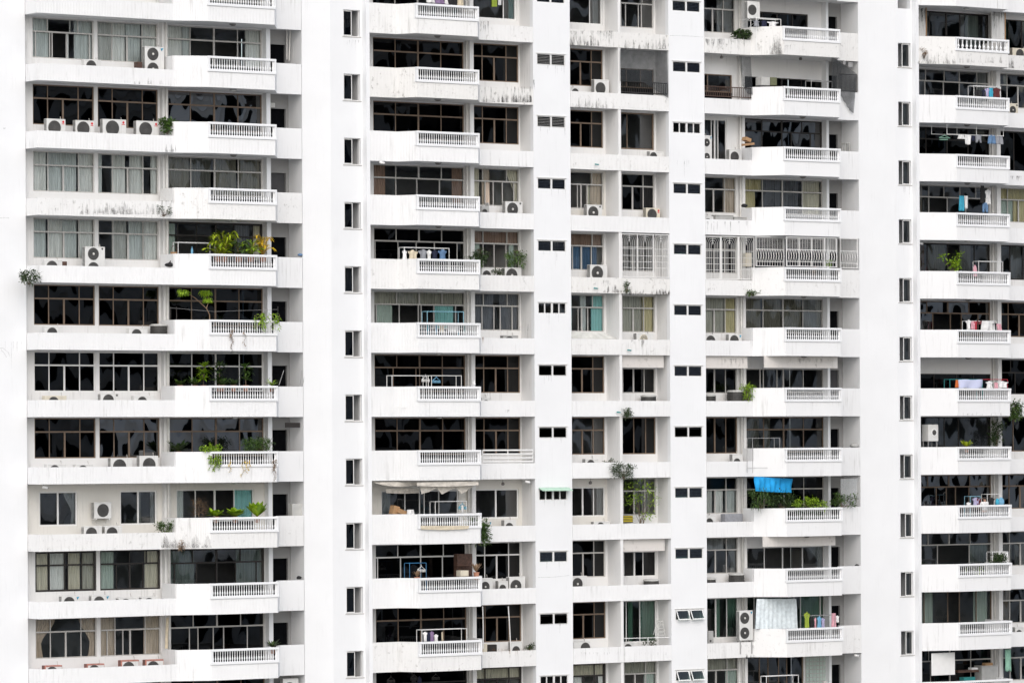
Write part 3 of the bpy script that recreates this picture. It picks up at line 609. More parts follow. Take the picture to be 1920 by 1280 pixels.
def ac(c, k, x0, x1, yt, Y, desc, h=.62, fans=1, body='ac_white', hub=True, badge=None, side=True, cat='air conditioner', cage='grille_dark', fx=.40, wall_=False, r=None, base=None):
    p0, p1 = at(x0, yt, Y), at(x1, yt, Y); w = p1.x-p0.x; z1 = (p0.z+p1.z)/2; u0 = p0.x; z0 = z1-h if base is None else base; h = z1-z0; d = .30
    fl = row(k)-1.2
    t = thing('air_conditioner', lab(desc, k, c), cat, (u0+w/2, Y+d/2, z0), 'air conditioner outdoor units')
    MB().rbox(u0, u0+w, Y, Y+d, z0, z1, .015).build('body', M[body], t)
    if body == 'ac_red': MB().rbox(u0+.05, u0+w-.03, Y-.012, Y-.002, z0+.03, z1-.07, .004).build('front_panel', M['ac_white'], t); Y -= .012
    g = MB(); g.box(u0+.02, u0+w-.02, Y-.003, Y-.0005, z1-.045, z1-.038); g.box(u0+w*.78, u0+w*.785, Y-.003, Y-.0005, z0+.03, z1-.05); g.build('seam', M['ac_grey'], t)
    rr = r or min(w*.34, h/fans*.43)
    for i in range(fans): fan_face(t, u0+w*fx, Y, z0+h*(i+.5)/fans, rr, hub, cage)
    if side:
        s = MB(); n = int(h/.055)
        for i in range(n): s.box(u0-.012, u0-.001, Y+.04, Y+d-.04, z0+.03+i*.055, z0+.055+i*.055)
        s.build('side_louvre', M['grille_dark'], t)
    if badge == 'red': MB().lathe((u0+w*.87, Y-.001, z1-.13), [(.055,0),(.055,-.008),(.01,-.009)], 14, 'y').build('badge', M['badge_red'], t); MB().box(u0+w*.80, u0+w*.94, Y-.004, Y-.001, z1-.235, z1-.205).build('badge_lettering', M['badge_red'], t)
    if badge == 'cyan': MB().add([(u0+w*.80,Y-.004,z1-.07),(u0+w*.96,Y-.004,z1-.05),(u0+w*.86,Y-.004,z1-.20),(u0+w*.86,Y-.004,z1-.10)], [(0,2,1),(0,3,2)]).build('badge', M['badge_cyan'], t)
    if badge == 'dark': MB().lathe((u0+w*.86, Y-.001, z1-.09), [(.05,0),(.05,-.006),(.01,-.007)], 10, 'y').build('badge', M['grille_dark'], t)
    if not wall_: x = u0+w+.012; MB().tube([(x-.02,Y+.2,z0+h*.35),(x+.05,Y+.2,z0+h*.33),(x+.09,Y+.32,z0+h*.5),(x+.07,Y+.55,z0+h*.75),(x+.05,Y+.62,z0+h+.15)], .018, 6).build('hose', M['hose'], t, True)
    if wall_:
        b = MB()
        for u in (u0+.1, u0+w-.1): b.box(u-.02, u+.02, Y, Y+d+.5, z0-.045, z0-.002); b.tube([(u, Y+.05, z0-.045), (u, Y+d+.42, z0-.32)], .015, 4)
        b.build('bracket', M['metal_white'], t)
    elif z0 > fl+.03:
        b = MB()
        for u in (u0+.06, u0+w-.06):
            for y in (Y+.04, Y+d-.04): b.box(u-.02, u+.02, y-.02, y+.02, fl+.002, z0-.001)
        b.build('stand', M['metal_grey'], t)
    return t
LY, AY, BY, DY = 1.25, 1.72, 1.70, 1.66
# ---- far-left column
ac('L',0,272,308,88,LY,'tall twin-fan air conditioner with cyan badge',1.35,2,badge='cyan')
ac('L',0,158,190,112,LY,'low white air conditioner peeping over the parapet',.6,hub=False,side=False)
for i,(a,b,y,h,w) in enumerate(((88,123,223,.8,'first'),(142,177,226,.74,'second'),(193,237,224,.8,'third'),(256,298,227,.78,'fourth'))):
    ac('L',1,a,b,y,LY,'%s of four red-badged air conditioners'%w,h,badge='red',hub=False)
ac('L',3,160,197,462.5,LY,'tall twin-fan air conditioner with bare white front',1.3,2,badge='dark')
ac('L',3,84,117,487,LY,'squat white air conditioner beside a brown box',.66,hub=False,side=False)
ac('L',4,84,118,612,LY,'low air conditioner with square brown grille, beneath dark bay',.6,hub=False,side=False); ac('L',4,242,277,615,LY,'low air conditioner beside the round grey condenser',.6,hub=False,side=False)
ac('L',5,84,125,741.5,LY,'yellowed cream air conditioner, barely visible',.62,body='ac_cream',hub=False,side=False); ac('L',5,189,224,737,LY,'white air conditioner with oval badge, middle of three',.66,badge='dark',hub=False); ac('L',5,251,290,741.5,LY,'low dark-topped air conditioner, last of three',.58,hub=False,side=False)
ac('L',6,88,124,869.5,LY,'lowest white air conditioner, first of four',.62,hub=False,side=False); ac('L',6,142,175,870,LY,'low air conditioner, second of four',.62,hub=False,side=False)
ac('L',6,208,248,858,LY,'larger white air conditioner with round fan, third of four',.8,hub=False); ac('L',6,262,297,854,LY,'white air conditioner with dark square grille, fourth of four',.84,hub=False,fx=.5)
ac('L',7,177,209,941,1.78,'air conditioner on a wall bracket between white windows',.74,hub=False,wall_=True,fx=.5); ac('L',7,158,191,986,LY,'air conditioner under the bracketed one, first of pair',.66,hub=False); ac('L',7,197,229,985.5,LY,'air conditioner under the bracketed one, second of pair',.66,hub=False)
for a,b,y,q,w in ((116,150,1116,'cyan','first cyan-badged air conditioner'),(172,206,1115,'cyan','second cyan-badged air conditioner'),(223,255,1119.5,None,'third, lower air conditioner with plain front'),(266,299,1118,None,'fourth, lower air conditioner near the downpipe')): ac('L',8,a,b,y,LY,w,.66,badge=q,hub=False)
for a,b,y,w in ((84,117,1246.5,'first'),(163,196,1243.5,'second'),(227,261,1236.5,'third'),(273,307,1235.5,'fourth')): ac('L',9,a,b,y,LY,'%s of four rust-red air conditioners'%w,.78 if y<1240 else .66,body='ac_red',hub=False)
ac('L',10,531,560,1271,1.85,'air conditioner standing on the entrance balcony',.9,hub=False)
# ---- second column
ac('A',2,948,980,378,AY,'white air conditioner with dark round fan',.74,badge='dark'); ac('A',2,903,917,386,AY,'grey air conditioner half hidden by the parapet',.6,body='ac_grey',hub=False,side=False)
ac('A',3,903,926,502,AY,'air conditioner under the hanging ferns, hidden half',.74); ac('A',3,947,978,501.5,AY,'air conditioner under the hanging ferns, whole fan shown',.76)
ac('A',4,944,972,628.5,AY,'low dark-fronted air conditioner under the navy curtains',.66,body='ac_grey',hub=False); ac('A',5,904,922,745,AY,'low white air conditioner by the parapet return',.6,hub=False,side=False)
ac('A',7,902,922,976,AY,'air conditioner beside the hanging bush',.74,hub=False,badge='cyan'); ac('A',7,946,968,974,AY,'air conditioner with dark side slots below white window',.74,hub=False)
ac('A',8,900,924,1083,AY,'first of three air conditioners, cut by the parapet',.84); ac('A',8,935,953,1088.5,AY,'small middle air conditioner of three',.72,hub=False); ac('A',8,955,985,1080.5,AY,'largest air conditioner of three',.92)
ac('A',9,959,980,1202.5,AY,'air conditioner beside a leaning white pole',.84,hub=False)
# ---- twin recesses
ac('B',0,1115,1142,149.5,BY,'white air conditioner with slotted side',.86,hub=False); ac('B',0,1067,1086,164,BY,'low air conditioner behind the smooth pier',.52,hub=False,side=False,fx=.6)
ac('B',1,1219,1249,284.5,BY,'low air conditioner with dark fan in the second recess',.5,hub=False,fx=.2)
ac('B',2,1101,1129,384,BY,'white air conditioner with pale fan hub',.76,badge='dark'); ac('B',2,1212,1238,390,BY,'cream air conditioner with red badge',.66,body='ac_cream',badge='red',hub=False)
ac('B',3,1107,1139,496.5,BY,'white air conditioner before the blue curtain',.80); ac('B',4,1194,1226,625,BY,'air conditioner with half-moon fan above a black stain',.56,hub=False,cage='ac_cream')
ac('B',6,1098,1122,860,BY,'low air conditioner beside a sprouting weed',.56,hub=False); ac('B',7,1114,1144,977,BY,'low air conditioner under white sliding window',.52,hub=False)
ac('B',8,1073,1101,1079,BY,'white air conditioner against the pier',.78,fx=.34); ac('B',9,1075,1107,1202,BY,'black-fanned air conditioner with pale panel',.66,fx=.7,hub=False); ac('B',9,1169,1190,1203,BY,'white air conditioner under the green glass',.62,hub=False)
# ---- fourth column
ac('D',-1,1402,1425,3,1.15,'air conditioner high on a bracket over drying clothes',.86,hub=False,wall_=True,fx=.36)
ac('D',1,1318,1335,254,DY,'tall twin-fan air conditioner half behind the pier',1.42,2,badge='cyan'); ac('D',1,1368,1391,280,DY,'white air conditioner with slotted side, by glass door',.76,hub=False)
ac('D',2,1320,1338,405.5,DY,'low air conditioner beside two grey boxes',.6,hub=False,side=False)
ac('D',4,1322,1348,627,DY,'air conditioner with half-hidden fan by the pier',.66); ac('D',4,1367,1391,626,DY,'air conditioner with blue badge beside the downpipe',.66,badge='cyan',hub=False)
ac('D',6,1374,1393,851,DY,'single air conditioner beneath bronze windows',.84,hub=False); ac('D',7,1322,1342,966,DY,'air conditioner beside the blue-grey box',.7,hub=False)
ac('D',9,1387,1412,1144,1.15,'tall twin-fan air conditioner raised before green glass',1.48,2,badge='cyan',fx=.36); ac('D',9,1328,1338,1182,DY,'narrow louvred air conditioner end-on',.98,hub=False,r=.05,body='ac_grey')
# ---- far-right column
ac('E',-1,1899,1932,91,1.5,'cream air conditioner cut by the picture edge',.62,body='ac_cream',hub=False); ac('E',0,1892,1909,194,1.5,'cream air conditioner with oval badge',.7,body='ac_cream',badge='dark'); ac('E',9,1904,1920,1175,1.5,'air conditioner with square black grille',.66,hub=False)
# ---- round condensers and boxes
def drum(c, k, x0, x1, yt, Y, desc, h):
    p0, p1 = at(x0, yt, Y), at(x1, yt, Y); r = (p1.x-p0.x)/2; u = p0.x+r; z1 = p0.z; z0 = z1-h
    t = thing('round_condenser', lab(desc, k, c), 'air conditioner', (u, Y, z0), 'round condensers')
    b = MB(); b.lathe((u,Y,z0), [(r*.96,0),(r*.96,h-.1)], 20)
    for i in range(5): b.lathe((u,Y,z0+.06+i*(h-.2)/5), [(r*.965,0),(r,.01),(r,.03),(r*.965,.04)], 20)
    b.build('body', M['dark_drum'], t); MB().lathe((u,Y,z1-.098), [(r*1.04,0),(r*1.04,.05),(r*.8,.095),(.02,.098)], 20).build('lid', M['lid_grey'], t)
    fl = row(k)-1.2
    if z0 > fl+.03: MB().lathe((u,Y,fl+.002), [(r*.8,0),(r*.8,z0-fl-.004)], 12).build('plinth', M['ac_grey'], t)
drum('L',4,283,311,607,1.5,'round grey-topped condenser beside the downpipe',.8)
drum('B',5,1204,1228,740,1.8,'black round condenser under the board',.8); drum('B',8,1209,1233,1085,1.8,'round condenser with pale domed lid',.7)
drum('D',5,1366,1392,731,1.8,'large black round condenser beside a bush',.85); drum('D',5,1320,1340,739,1.8,'smaller black round condenser by the pier',.66); drum('D',8,1369,1393,1074,1.8,'large round condenser beneath the tied curtain',.8); drum('D',8,1322,1340,1082.5,1.8,'smaller round condenser at the pier end',.66)
def crate(c, k, x0, x1, y0, y1, Y, d, mat, name, desc, cat, lid=None, slats=0):
    p0, p1 = at(x0, y0, Y), at(x1, y1, Y)
    mb = MB().rbox(p0.x, p1.x, Y, Y+d, p1.z, p0.z, .015)
    for i in range(slats): mb.box(p0.x+.03, p1.x-.03, Y-.012, Y-.001, p1.z+.04+(p0.z-p1.z)*i/slats, p1.z+.07+(p0.z-p1.z)*i/slats)
    if not lid: return mb.top(name, M[mat], lab(desc, k, c), cat)
    t = thing(name, lab(desc, k, c), cat, ((p0.x+p1.x)/2, Y+d/2, p1.z)); mb.build('body', M[mat], t)
    MB().rbox(p0.x-.015, p1.x+.015, Y-.015, Y+d+.015, p0.z+.001, p0.z+.04, .01).build('lid', M[lid], t); return t
FLO = 40                                                  # pixels below a ledge top that its floor lies
crate('L',3,117,126,490,512,LY,.25,'wood','box','brown wooden box beside squat air conditioner','box'); crate('L',0,257,267,116,138,LY,.3,'wood','basket','brown wicker basket beside the twin-fan air conditioner','basket',slats=5)
crate('D',2,1342,1375,404,428,DY,.35,'ac_grey','cabinet','longer grey-green metal cabinet on the ledge','cabinet','lid_grey'); crate('D',2,1377,1407,408,428,DY,.35,'ac_grey','cabinet','lower grey metal cabinet nearer the balcony','cabinet','lid_grey')
crate('D',7,1360,1393,963,990,DY,.4,'cloth_grey','box','covered blue-grey box beside a white air conditioner','box'); crate('A',9,915,932,1208,1240,AY,.3,'black_frame','box','black box beside a cream box','box'); crate('A',9,905,914,1206,1240,AY,.3,'ac_cream','box','small cream box beside a black box','box')
crate('A',2,916,917.5,380,400,AY,.3,'ac_grey','pipe_box','slim grey pipe box beside grey air conditioner','box')
crate('L',7,548,568,944,968,1.8,.4,'lid_grey','box','square grey metal box on the entrance parapet','box'); crate('L',1,508,516,193,202,2.7,.08,'ac_white','meter_box','small pale meter box in the entrance niche','box')
crate('L',6,535,563,792,801,1.75,.05,'black_frame','sign_board','dark horizontal board hung in the entrance niche','board')
# ================================================================ plants
def leafcard(mb, p, d, L, W, bend=.25):
    d = d.normalized(); s = d.cross(Vector((0,0,1)))
    s = s.normalized() if s.length > .1 else Vector((1,0,0)); s = (s+Vector((rnd.uniform(-.5,.5),rnd.uniform(-.5,.5),rnd.uniform(-.4,.4)))).normalized()
    m = p+d*L*.5+Vector((0,0,L*.06)); e = p+d*L-Vector((0,0,L*bend))
    mb.add([p, m+s*W*.5, e, m-s*W*.5], [(0,1,2,3)])
def plant(c, k, x0, x1, y0, y1, Y, desc, leafm='leaf_green', name='potted_plant', n=140, L=.12, W=.05, depth=None, pot=None, stems=4, gaps=.5, cat='plant', droop=False, full=None):
    """a bushy plant filling the photo's box x0..x1, y0 (top) .. y1 (foot)"""
    a, b = at(x0, y0, Y), at(x1, y1, Y); w, h = b.x-a.x, a.z-b.z; dp = depth or min(w, .5)
    base = Vector(((a.x+b.x)/2, Y, b.z)); t = thing(name, full or lab(desc, k, c), cat, base, 'plants on the building')
    n = int(n*2.2); L *= 1.15; W *= 1.35; gaps *= .7
    clumps = [Vector((a.x+w*rnd.uniform(.08,.92), Y+dp*rnd.uniform(-.5,.5), b.z+h*rnd.uniform(.12,.96))) for _ in range(max(3, int(n*(1-gaps)/9)))]
    F = MB(); S = MB()
    for q in clumps:
        rr = min(w, h)*rnd.uniform(.12,.22)+.04
        for _ in range(max(4, n//len(clumps))):
            v = Vector((rnd.gauss(0,1), rnd.gauss(0,1), rnd.gauss(0,.8))).normalized(); p = q+v*rr*rnd.random()
            d = v+Vector((0,0,.4 if not droop else -.6)); leafcard(F, p, d, L*rnd.uniform(.6,1.25), W*rnd.uniform(.7,1.2), .3)
    if name == 'vine':                                    # thin hanging strands with leaves along them
        F = MB()
        for i in range(max(4, n//22)):
            u = a.x+w*rnd.random(); ln = h*rnd.uniform(.35,1); pts = [Vector((u+.05*math.sin(j*1.3+i), Y+.01*j*math.sin(i), a.z-ln*j/8)) for j in range(9)]; S.tube(pts, .008, 4, .004)
            for q in pts:
                for _ in range(2): leafcard(F, q, Vector((rnd.uniform(-1,1), rnd.uniform(-.6,.2), rnd.uniform(-.6,.3))), L*rnd.uniform(.5,1.1), W*rnd.uniform(.6,1.1), .4)
        clumps = []
    for q in clumps[:stems*3]:
        r0 = base+Vector((rnd.uniform(-.08,.08)*w, 0, 0)) if not droop else Vector((base.x, Y, a.z))
        m = (r0+q)/2+Vector((rnd.uniform(-.05,.05), 0, h*.06)); S.tube([r0, m, q], .010, 5, .004)
    F.build('foliage', M[leafm], t); S.build('stem', M['bark'], t)
    if pot:
        r, ph = pot; MB().lathe((base.x, Y, b.z-ph+.02), [(r*.72,0),(r,ph-.05),(r*1.08,ph-.05),(r*1.08,ph),(r*.9,ph),(r*.88,ph-.04),(.01,ph-.04)], 14).build('pot', M['terracotta' if ph < .3 else 'pot_dark'], t)
    return t
def palm(c, k, x, y0, y1, Y, desc, n, leafm, spread, hgt=1.0, name='palm', lean=0):
    """arching fronds from one foot at (x, y1); tallest tip near y0"""
    a, f = at(x, y0, Y), at(x, y1, Y); H = a.z-f.z; t = thing(name, lab(desc, k, c), 'plant', f, 'plants on the building'); F = MB(); S = MB()
    for i in range(n):
        az = 2*math.pi*i/n+rnd.uniform(-.3,.3); el = rnd.uniform(.45,1.5); L = H*rnd.uniform(.95,1.25)
        hd = Vector((math.cos(az)+lean, .55*math.sin(az), 0))*spread; pts = []
        for j in range(9):
            s = j/8; pts.append(f+hd*L*s*(1.0-.45*el/1.5)+Vector((0,0,L*(1.4*s*el-.80*s*s*el-.12*s*s))))
        S.tube(pts, .008, 4, .003)
        for j in range(1, 9):
            for q in (-1, 1):
                for e in (0,.5):
                    p = pts[j-1].lerp(pts[j], e); dd = (pts[j]-pts[j-1]).normalized(); sd = dd.cross(Vector((0,0,1)))
                    sd = sd.normalized() if sd.length > .1 else Vector((1,0,0))
                    leafcard(F, p, dd*.8+sd*q*.8-Vector((0,0,.15)), .36*H*(1-.5*abs(j/8-.45)), .05, .2)
    F.build('foliage', M[leafm], t); S.build('stem', M['leaf_dry'], t)
    MB().lathe((f.x, Y, f.z-.32), [(.12,0),(.16,.28),(.17,.28),(.17,.32),(.14,.32),(.01,.30)], 14).build('pot', M['terracotta'], t)
def rosette(c, k, x, y0, y1, Y, desc, n, leafm, L, W, up=.8, name='potted_plant', trunk=False, potm='terracotta', pr=.13, ph=.28):
    """broad or strap leaves fanning from one head"""
    a, f = at(x, y0, Y), at(x, y1, Y); t = thing(name, lab(desc, k, c), 'plant', f, 'plants on the building'); F = MB(); hd = f if not trunk else f+Vector((0,0,(a.z-f.z)*.45))
    pass
    n = int(n*2.2); L *= 1.3; W *= 1.5; heads = [hd]; drop = .35
    if trunk: heads = [f+Vector((rnd.uniform(-.06,.06),0,(a.z-f.z)*q)) for q in (.22,.5,.78)]; n = int(n*1.3); L *= .78; drop = .75; MB().tube([f, heads[-1]], .022, 6).build('cane', M['bark'], t)
    for i in range(n):
        hd = heads[i % len(heads)]; az = i*2.4; e = up*(.45+.75*rnd.random()); d = Vector((math.cos(az), math.sin(az)*.7, e)).normalized(); l = L*rnd.uniform(.75,1.1); s = d.cross(Vector((0,0,1))).normalized(); p = [hd+d*l*q-Vector((0,0,l*drop*q*q*max(.25,1.2-e))) for q in (0,.3,.6,.85,1)]; ww = [.2,.8,1,.6,.05]
        F.add([v for q, w_ in zip(p, ww) for v in (q+s*W*w_*.5, q-s*W*w_*.5)], [(2*j,2*j+1,2*j+3,2*j+2) for j in range(4)])
    F.build('foliage', M[leafm], t)
    MB().lathe((f.x, Y, f.z-ph), [(pr*.75,0),(pr,ph-.03),(pr*1.08,ph-.03),(pr*1.08,ph),(pr*.88,ph),(.01,ph-.02)], 14).build('pot', M[potm], t)
# far-left column
plant('L',1,300,326,225,252,1.05,'leafy green shrub beside the fourth air conditioner','leaf_green','shrub',170,.15,.08,gaps=.3)
plant('L',2,293,321,388,406,.60,'dry weed sprouting from the stained parapet','leaf_dark','weed',90,.10,.03)
plant('L',3,39,70,507,534,.62,'','leaf_dark','weed',260,.13,.045,full='dark wild shrub growing out of the bare white pier at the parapet end')
palm('L',3,420,426,478,.55,'tall bright green palm with arching fronds',11,'leaf_palm',.75); palm('L',3,408,446,478,.5,'short lime palm at the foot of the tall one',9,'leaf_palm',1.0); palm('L',3,470,450,478,.5,'mixed green palm between dark and yellowing palms',11,'leaf_lime',1.0); palm('L',3,448,448,478,.6,'low dark green palm between brighter ones',11,'leaf_green',1.05); palm('L',3,493,441,478,.6,'yellowing palm with orange fronds at balcony end',9,'leaf_yellow',.8)
def umbrella_tree(c, k, Y, desc, stem, heads, leafm):
    P = [at(x, y, Y) for x, y in stem]; t = thing('tree', lab(desc, k, c), 'tree', P[0], 'plants on the building'); S = MB(); F = MB(); S.tube(P, .028, 6, .016)
    for i, x, y, r in heads:
        q = at(x, y, Y); b = P[i]; S.tube([b, (b+q)/2+Vector((0,0,.08)), q], .016, 5, .008)
        for j in range(26):
            az = j*2.4; o = q+Vector((rnd.uniform(-r,r), rnd.uniform(-r,r)*.7, rnd.uniform(-r*.6,r*.5)))
            for m in range(6): leafcard(F, o, Vector((math.cos(az+m*1.05), math.sin(az+m*1.05)*.8, -.35)), .17, .06, .5)
    S.build('trunk', M['leaf_dry'], t); F.build('crown', M[leafm], t)
umbrella_tree('L',4,.8,'young umbrella tree with drooping lime leaves',[(393,603),(393,590),(387,578),(391,566)],[(2,345,546,.22),(3,384,548,.24),(3,389,560,.14)],'leaf_lime')
plant('L',4,478,528,588,622,-.12,'leafy vine climbing over the balustrade end','leaf_lime','vine',120,.13,.06,gaps=.6,droop=True); plant('L',4,428,467,618,664,-.10,'dry vine hanging below the balustrade','leaf_dry','vine',40,.09,.04,gaps=.85,droop=True)
rosette('L',5,338,697,722,1.25,'small bright shrub beginning a row of plants',16,'leaf_green',.32,.12); rosette('L',5,366,700,722,1.1,'low striped dracaena in the plant row',22,'leaf_green',.5,.06); rosette('L',5,381,678,722,1.0,'tall striped dracaena with pale green straps',40,'leaf_lime',.52,.06,trunk=True); rosette('L',5,411,676,722,.8,'darkest tall dracaena in the plant row',30,'leaf_dark',.55,.07,trunk=True)
rosette('L',5,417,700,722,.5,'low spiky dracaena beneath the darkest one',22,'leaf_green',.42,.05); rosette('L',5,438,703,722,.6,'short dark strap-leaved plant in the row',18,'leaf_dark',.36,.05); rosette('L',5,461,680,722,.6,'tall drooping dracaena nearest the entrance',32,'leaf_green',.5,.06,trunk=True); rosette('L',5,509,712,723,.3,'thin grassy tuft on the balcony corner',20,'leaf_lime',.4,.025)
rosette('L',6,335,822,846,1.25,'tall canna with red flower spike',14,'leaf_dark',.6,.12); plant('L',6,377,412,834,850,.25,'bright lime bush spilling on the rail','leaf_lime','shrub',160,.10,.06,gaps=.3); plant('L',6,456,510,823,846,.4,'broad mossy green bush at the balcony end','leaf_green','shrub',700,.10,.035,gaps=.15,depth=.6); plant('L',6,389,415,854,882,-.1,'leafy creeper hanging through the balusters','leaf_lime','vine',110,.10,.06,gaps=.6,droop=True)
plant('L',6,510,517,862,905,-.1,'thread of dry creeper at the balustrade corner','leaf_dry','vine',26,.08,.03,gaps=.8,droop=True); plant('L',6,430,470,862,892,-.1,'sparse creeper trailing from the balustrade','leaf_yellow','vine',40,.08,.04,gaps=.85,droop=True)
plant('L',7,360,388,935,968,1.1,'dry brown bonsai with rounded crown','leaf_dry','bonsai',260,.07,.02,gaps=.2,stems=1); rosette('L',7,405,944,968,.4,'broad-leaved croton, first of three',18,'leaf_lime',.42,.17); rosette('L',7,441,940,968,.4,'spreading croton, middle of three',22,'leaf_lime',.5,.17); rosette('L',7,482,930,968,.4,'tall upright croton, last of three',16,'leaf_lime',.62,.18,1.6)
plant('L',7,292,330,980,997,1.0,'grey-green shrub at the ledge end','leaf_green','shrub',170,.13,.04,gaps=.3); plant('L',7,328,352,1015,1030,.5,'dry weed under the peeling paint','leaf_dry','weed',90,.09,.03); rosette('L',9,511,1203,1213,.3,'spiky aloe on the balcony rail',18,'leaf_dark',.42,.05)
# second column
plant('A',3,880,912,466,500,1.9,'dark fern behind the parapet return','leaf_dark','fern',150,.14,.05,gaps=.45,droop=True); plant('A',3,948,988,468,500,1.75,'feathery fern overhanging the air conditioner','leaf_green','fern',210,.15,.035,gaps=.4,droop=True); plant('A',3,926,947,505,515,1.5,'low ferns between two air conditioners','leaf_dark','fern',90,.12,.04,gaps=.3)
plant('A',7,880,917,971,1021,.85,'shaggy bush rooted in the wall corner','leaf_green','shrub',620,.15,.055,gaps=.2,depth=.5); rosette('A',8,893,1052,1072,.5,'cactus with branching stems in a pink pot',12,'leaf_dry',.42,.04,1.8,ph=.36,pr=.14); rosette('A',8,782,1070,1081,.4,'bare pale cactus by the blue rack',8,'leaf_dry',.3,.04,1.6); plant('A',9,985,1000,1207,1217,1.5,'small dark cactus by the pier','leaf_dark','cactus',70,.10,.04,gaps=.2)
# twin recesses
plant('B',3,1171,1180,528,548,1.12,'single green sprout in the mouldy ledge','leaf_green','weed',60,.10,.05); plant('B',5,1166,1184,764,783,1.1,'wild bush clinging to the ledge front','leaf_dark','weed',150,.10,.04,gaps=.35); plant('B',6,1145,1192,869,897,1.0,'broad wild bush clinging to the ledge front','leaf_dark','weed',330,.11,.04,gaps=.45)
plant('B',7,1168,1238,897,980,1.75,'slender tree filling the second recess','leaf_lime','tree',170,.16,.05,gaps=.75,depth=.6,stems=6); plant('B',9,1206,1230,1196,1212,1.6,'grassy plants behind a clear screen','leaf_dark','potted_plant',110,.15,.03,gaps=.4)
plant('B',6,1136,1152,861,867,1.5,'flat weed on the ledge top','leaf_dark','weed',60,.08,.03)
# fourth column
plant('D',-1,1380,1403,58,73,1.4,'low dark-leaved plant in a trough','leaf_dark','potted_plant',200,.16,.11,gaps=.2); plant('D',5,1392,1411,721,751,1.4,'bright yellow-green bush on the ledge','leaf_lime','shrub',260,.13,.035,gaps=.3); plant('D',3,1400,1424,545,555,1.1,'low green weed on the stained ledge','leaf_green','weed',70,.10,.05); plant('D',3,1551,1558,488,500,.2,'little green plant behind the iron cage','leaf_lime','potted_plant',60,.10,.05)
plant('D',7,1410,1445,920,953,.7,'feathery palm under the blue sheet','leaf_green','palm',260,.22,.03,gaps=.5); plant('D',7,1440,1490,922,953,.8,'dense dark ferns under the blue sheet','leaf_dark','fern',340,.20,.05,gaps=.45); plant('D',7,1484,1552,934,956,.3,'light green shrubs along the balustrade','leaf_lime','shrub',230,.15,.045,gaps=.6); plant('D',7,1556,1604,928,950,1.0,'mango-leaved shrub before the pale net','leaf_green','shrub',150,.18,.05,gaps=.45); plant('D',7,1486,1532,950,972,.35,'leaves pressed behind the balusters','leaf_dark','shrub',160,.13,.05,gaps=.4)
# far-right column
plant('E',3,1762,1808,472,509,.7,'bright young tree leaning over the parapet','leaf_lime','tree',90,.17,.08,gaps=.8,stems=3); rosette('E',6,1812,829,837,.2,'pale spiky plant on the rail',12,'leaf_palm',.42,.09); plant('E',6,1893,1913,753,790,.9,'green bush sprouting from a wall crack','leaf_green','shrub',300,.14,.07,gaps=.3); plant('E',8,1862,1884,1038,1056,.7,'dark bushy plant beneath a white rack','leaf_dark','potted_plant',240,.12,.06,gaps=.2); plant('E',6,1855,1880,785,836,1.9,'tall dark plant inside the glazed balcony','leaf_dark','potted_plant',200,.15,.06,gaps=.5)
plant('E',-1,1728,1738,90,110,.45,'dry weed on the stained parapet front','leaf_dry','weed',60,.08,.03); plant('E',8,1808,1842,1062,1078,.16,'creeper behind the balusters','leaf_lime','vine',60,.08,.05,gaps=.7)
# ================================================================ racks, cloth and other things
def rack(c, k, x0, x1, y0, Y, desc, mat='metal_white', legs=2, dy=.45, r=.016, rails=2, full=None):
    a, b = at(x0, y0, Y), at(x1, y0, Y); fl = row(k)-1.198; z = (a.z+b.z)/2; mb = MB()
    for y in (Y, Y+dy):
        for u in (a.x, b.x): mb.tube([(u,y,fl),(u,y,z)], r, 6)
        mb.tube([(a.x,y,z),(b.x,y,z)], r, 6)
        mb.tube([(a.x,y,fl+.25),(b.x,y,fl+.25)], r*.8, 6)
    for u in (a.x, b.x): mb.tube([(u,Y,z),(u,Y+dy,z)], r, 6)
    for i in range(1, rails): mb.tube([(a.x,Y+dy*i/rails,z-.004),(b.x,Y+dy*i/rails,z-.004)], r*.7, 6)
    return mb.top('drying_rack', M[mat], full or lab(desc, k, c), 'drying rack', 'laundry drying racks')
rack('L',3,334,403,455,1.0,'white tube drying rack beside palms','metal_white'); rack('A',3,758,842,464.5,.8,'white rack hung with pale shirts'); rack('A',4,801,869,584,.6,'pale blue empty drying rack','metal_cyan'); rack('A',5,735,803,704,.6,'longer empty white rack, first of two'); rack('A',5,809,865,704,.7,'shorter white rack, second of two'); rack('A',7,816,875,939.5,.8,'white rack beneath the torn awning'); rack('A',8,768,799,1055,.8,'blue upright drying rack','metal_blue'); rack('A',9,791,875,1179,.6,'white rack with black and white clothes')
rack('D',-1,1418,1464,35,.8,'white frame rack under the bracketed unit'); rack('D',0,1521,1560,152,.8,'dark metal rack inside the netted balcony','metal_grey'); rack('D',6,1411,1462,821,.7,'grey rack with empty pegs','metal_grey',r=.014); rack('D',9,1512,1565,1153,.8,'thin grey rail hung with bright clothes','metal_grey',r=.012); rack('D',10,1437,1497,1266,.6,'white rack before dark glass')
rack('E',0,1826,1876,162,.7,'white rack with dark and patterned laundry'); rack('E',3,1835,1880,490,.7,'empty white rack beside pink board'); rack('E',4,1815,1868,602,.7,'rack heaped with white laundry'); rack('E',5,1781,1842,711,.5,'teal rack under a striped sheet','cloth_teal'); rack('E',5,1842,1889,711,.55,'red rack with white shirts','cloth_red'); rack('E',7,1819,1838,930,.9,'small pale blue rack behind a person','metal_cyan'); rack('E',7,1851,1875,926,.8,'white rack beside the turquoise bag'); rack('E',8,1861,1890,1034,.8,'white rack over dark bushy plant')
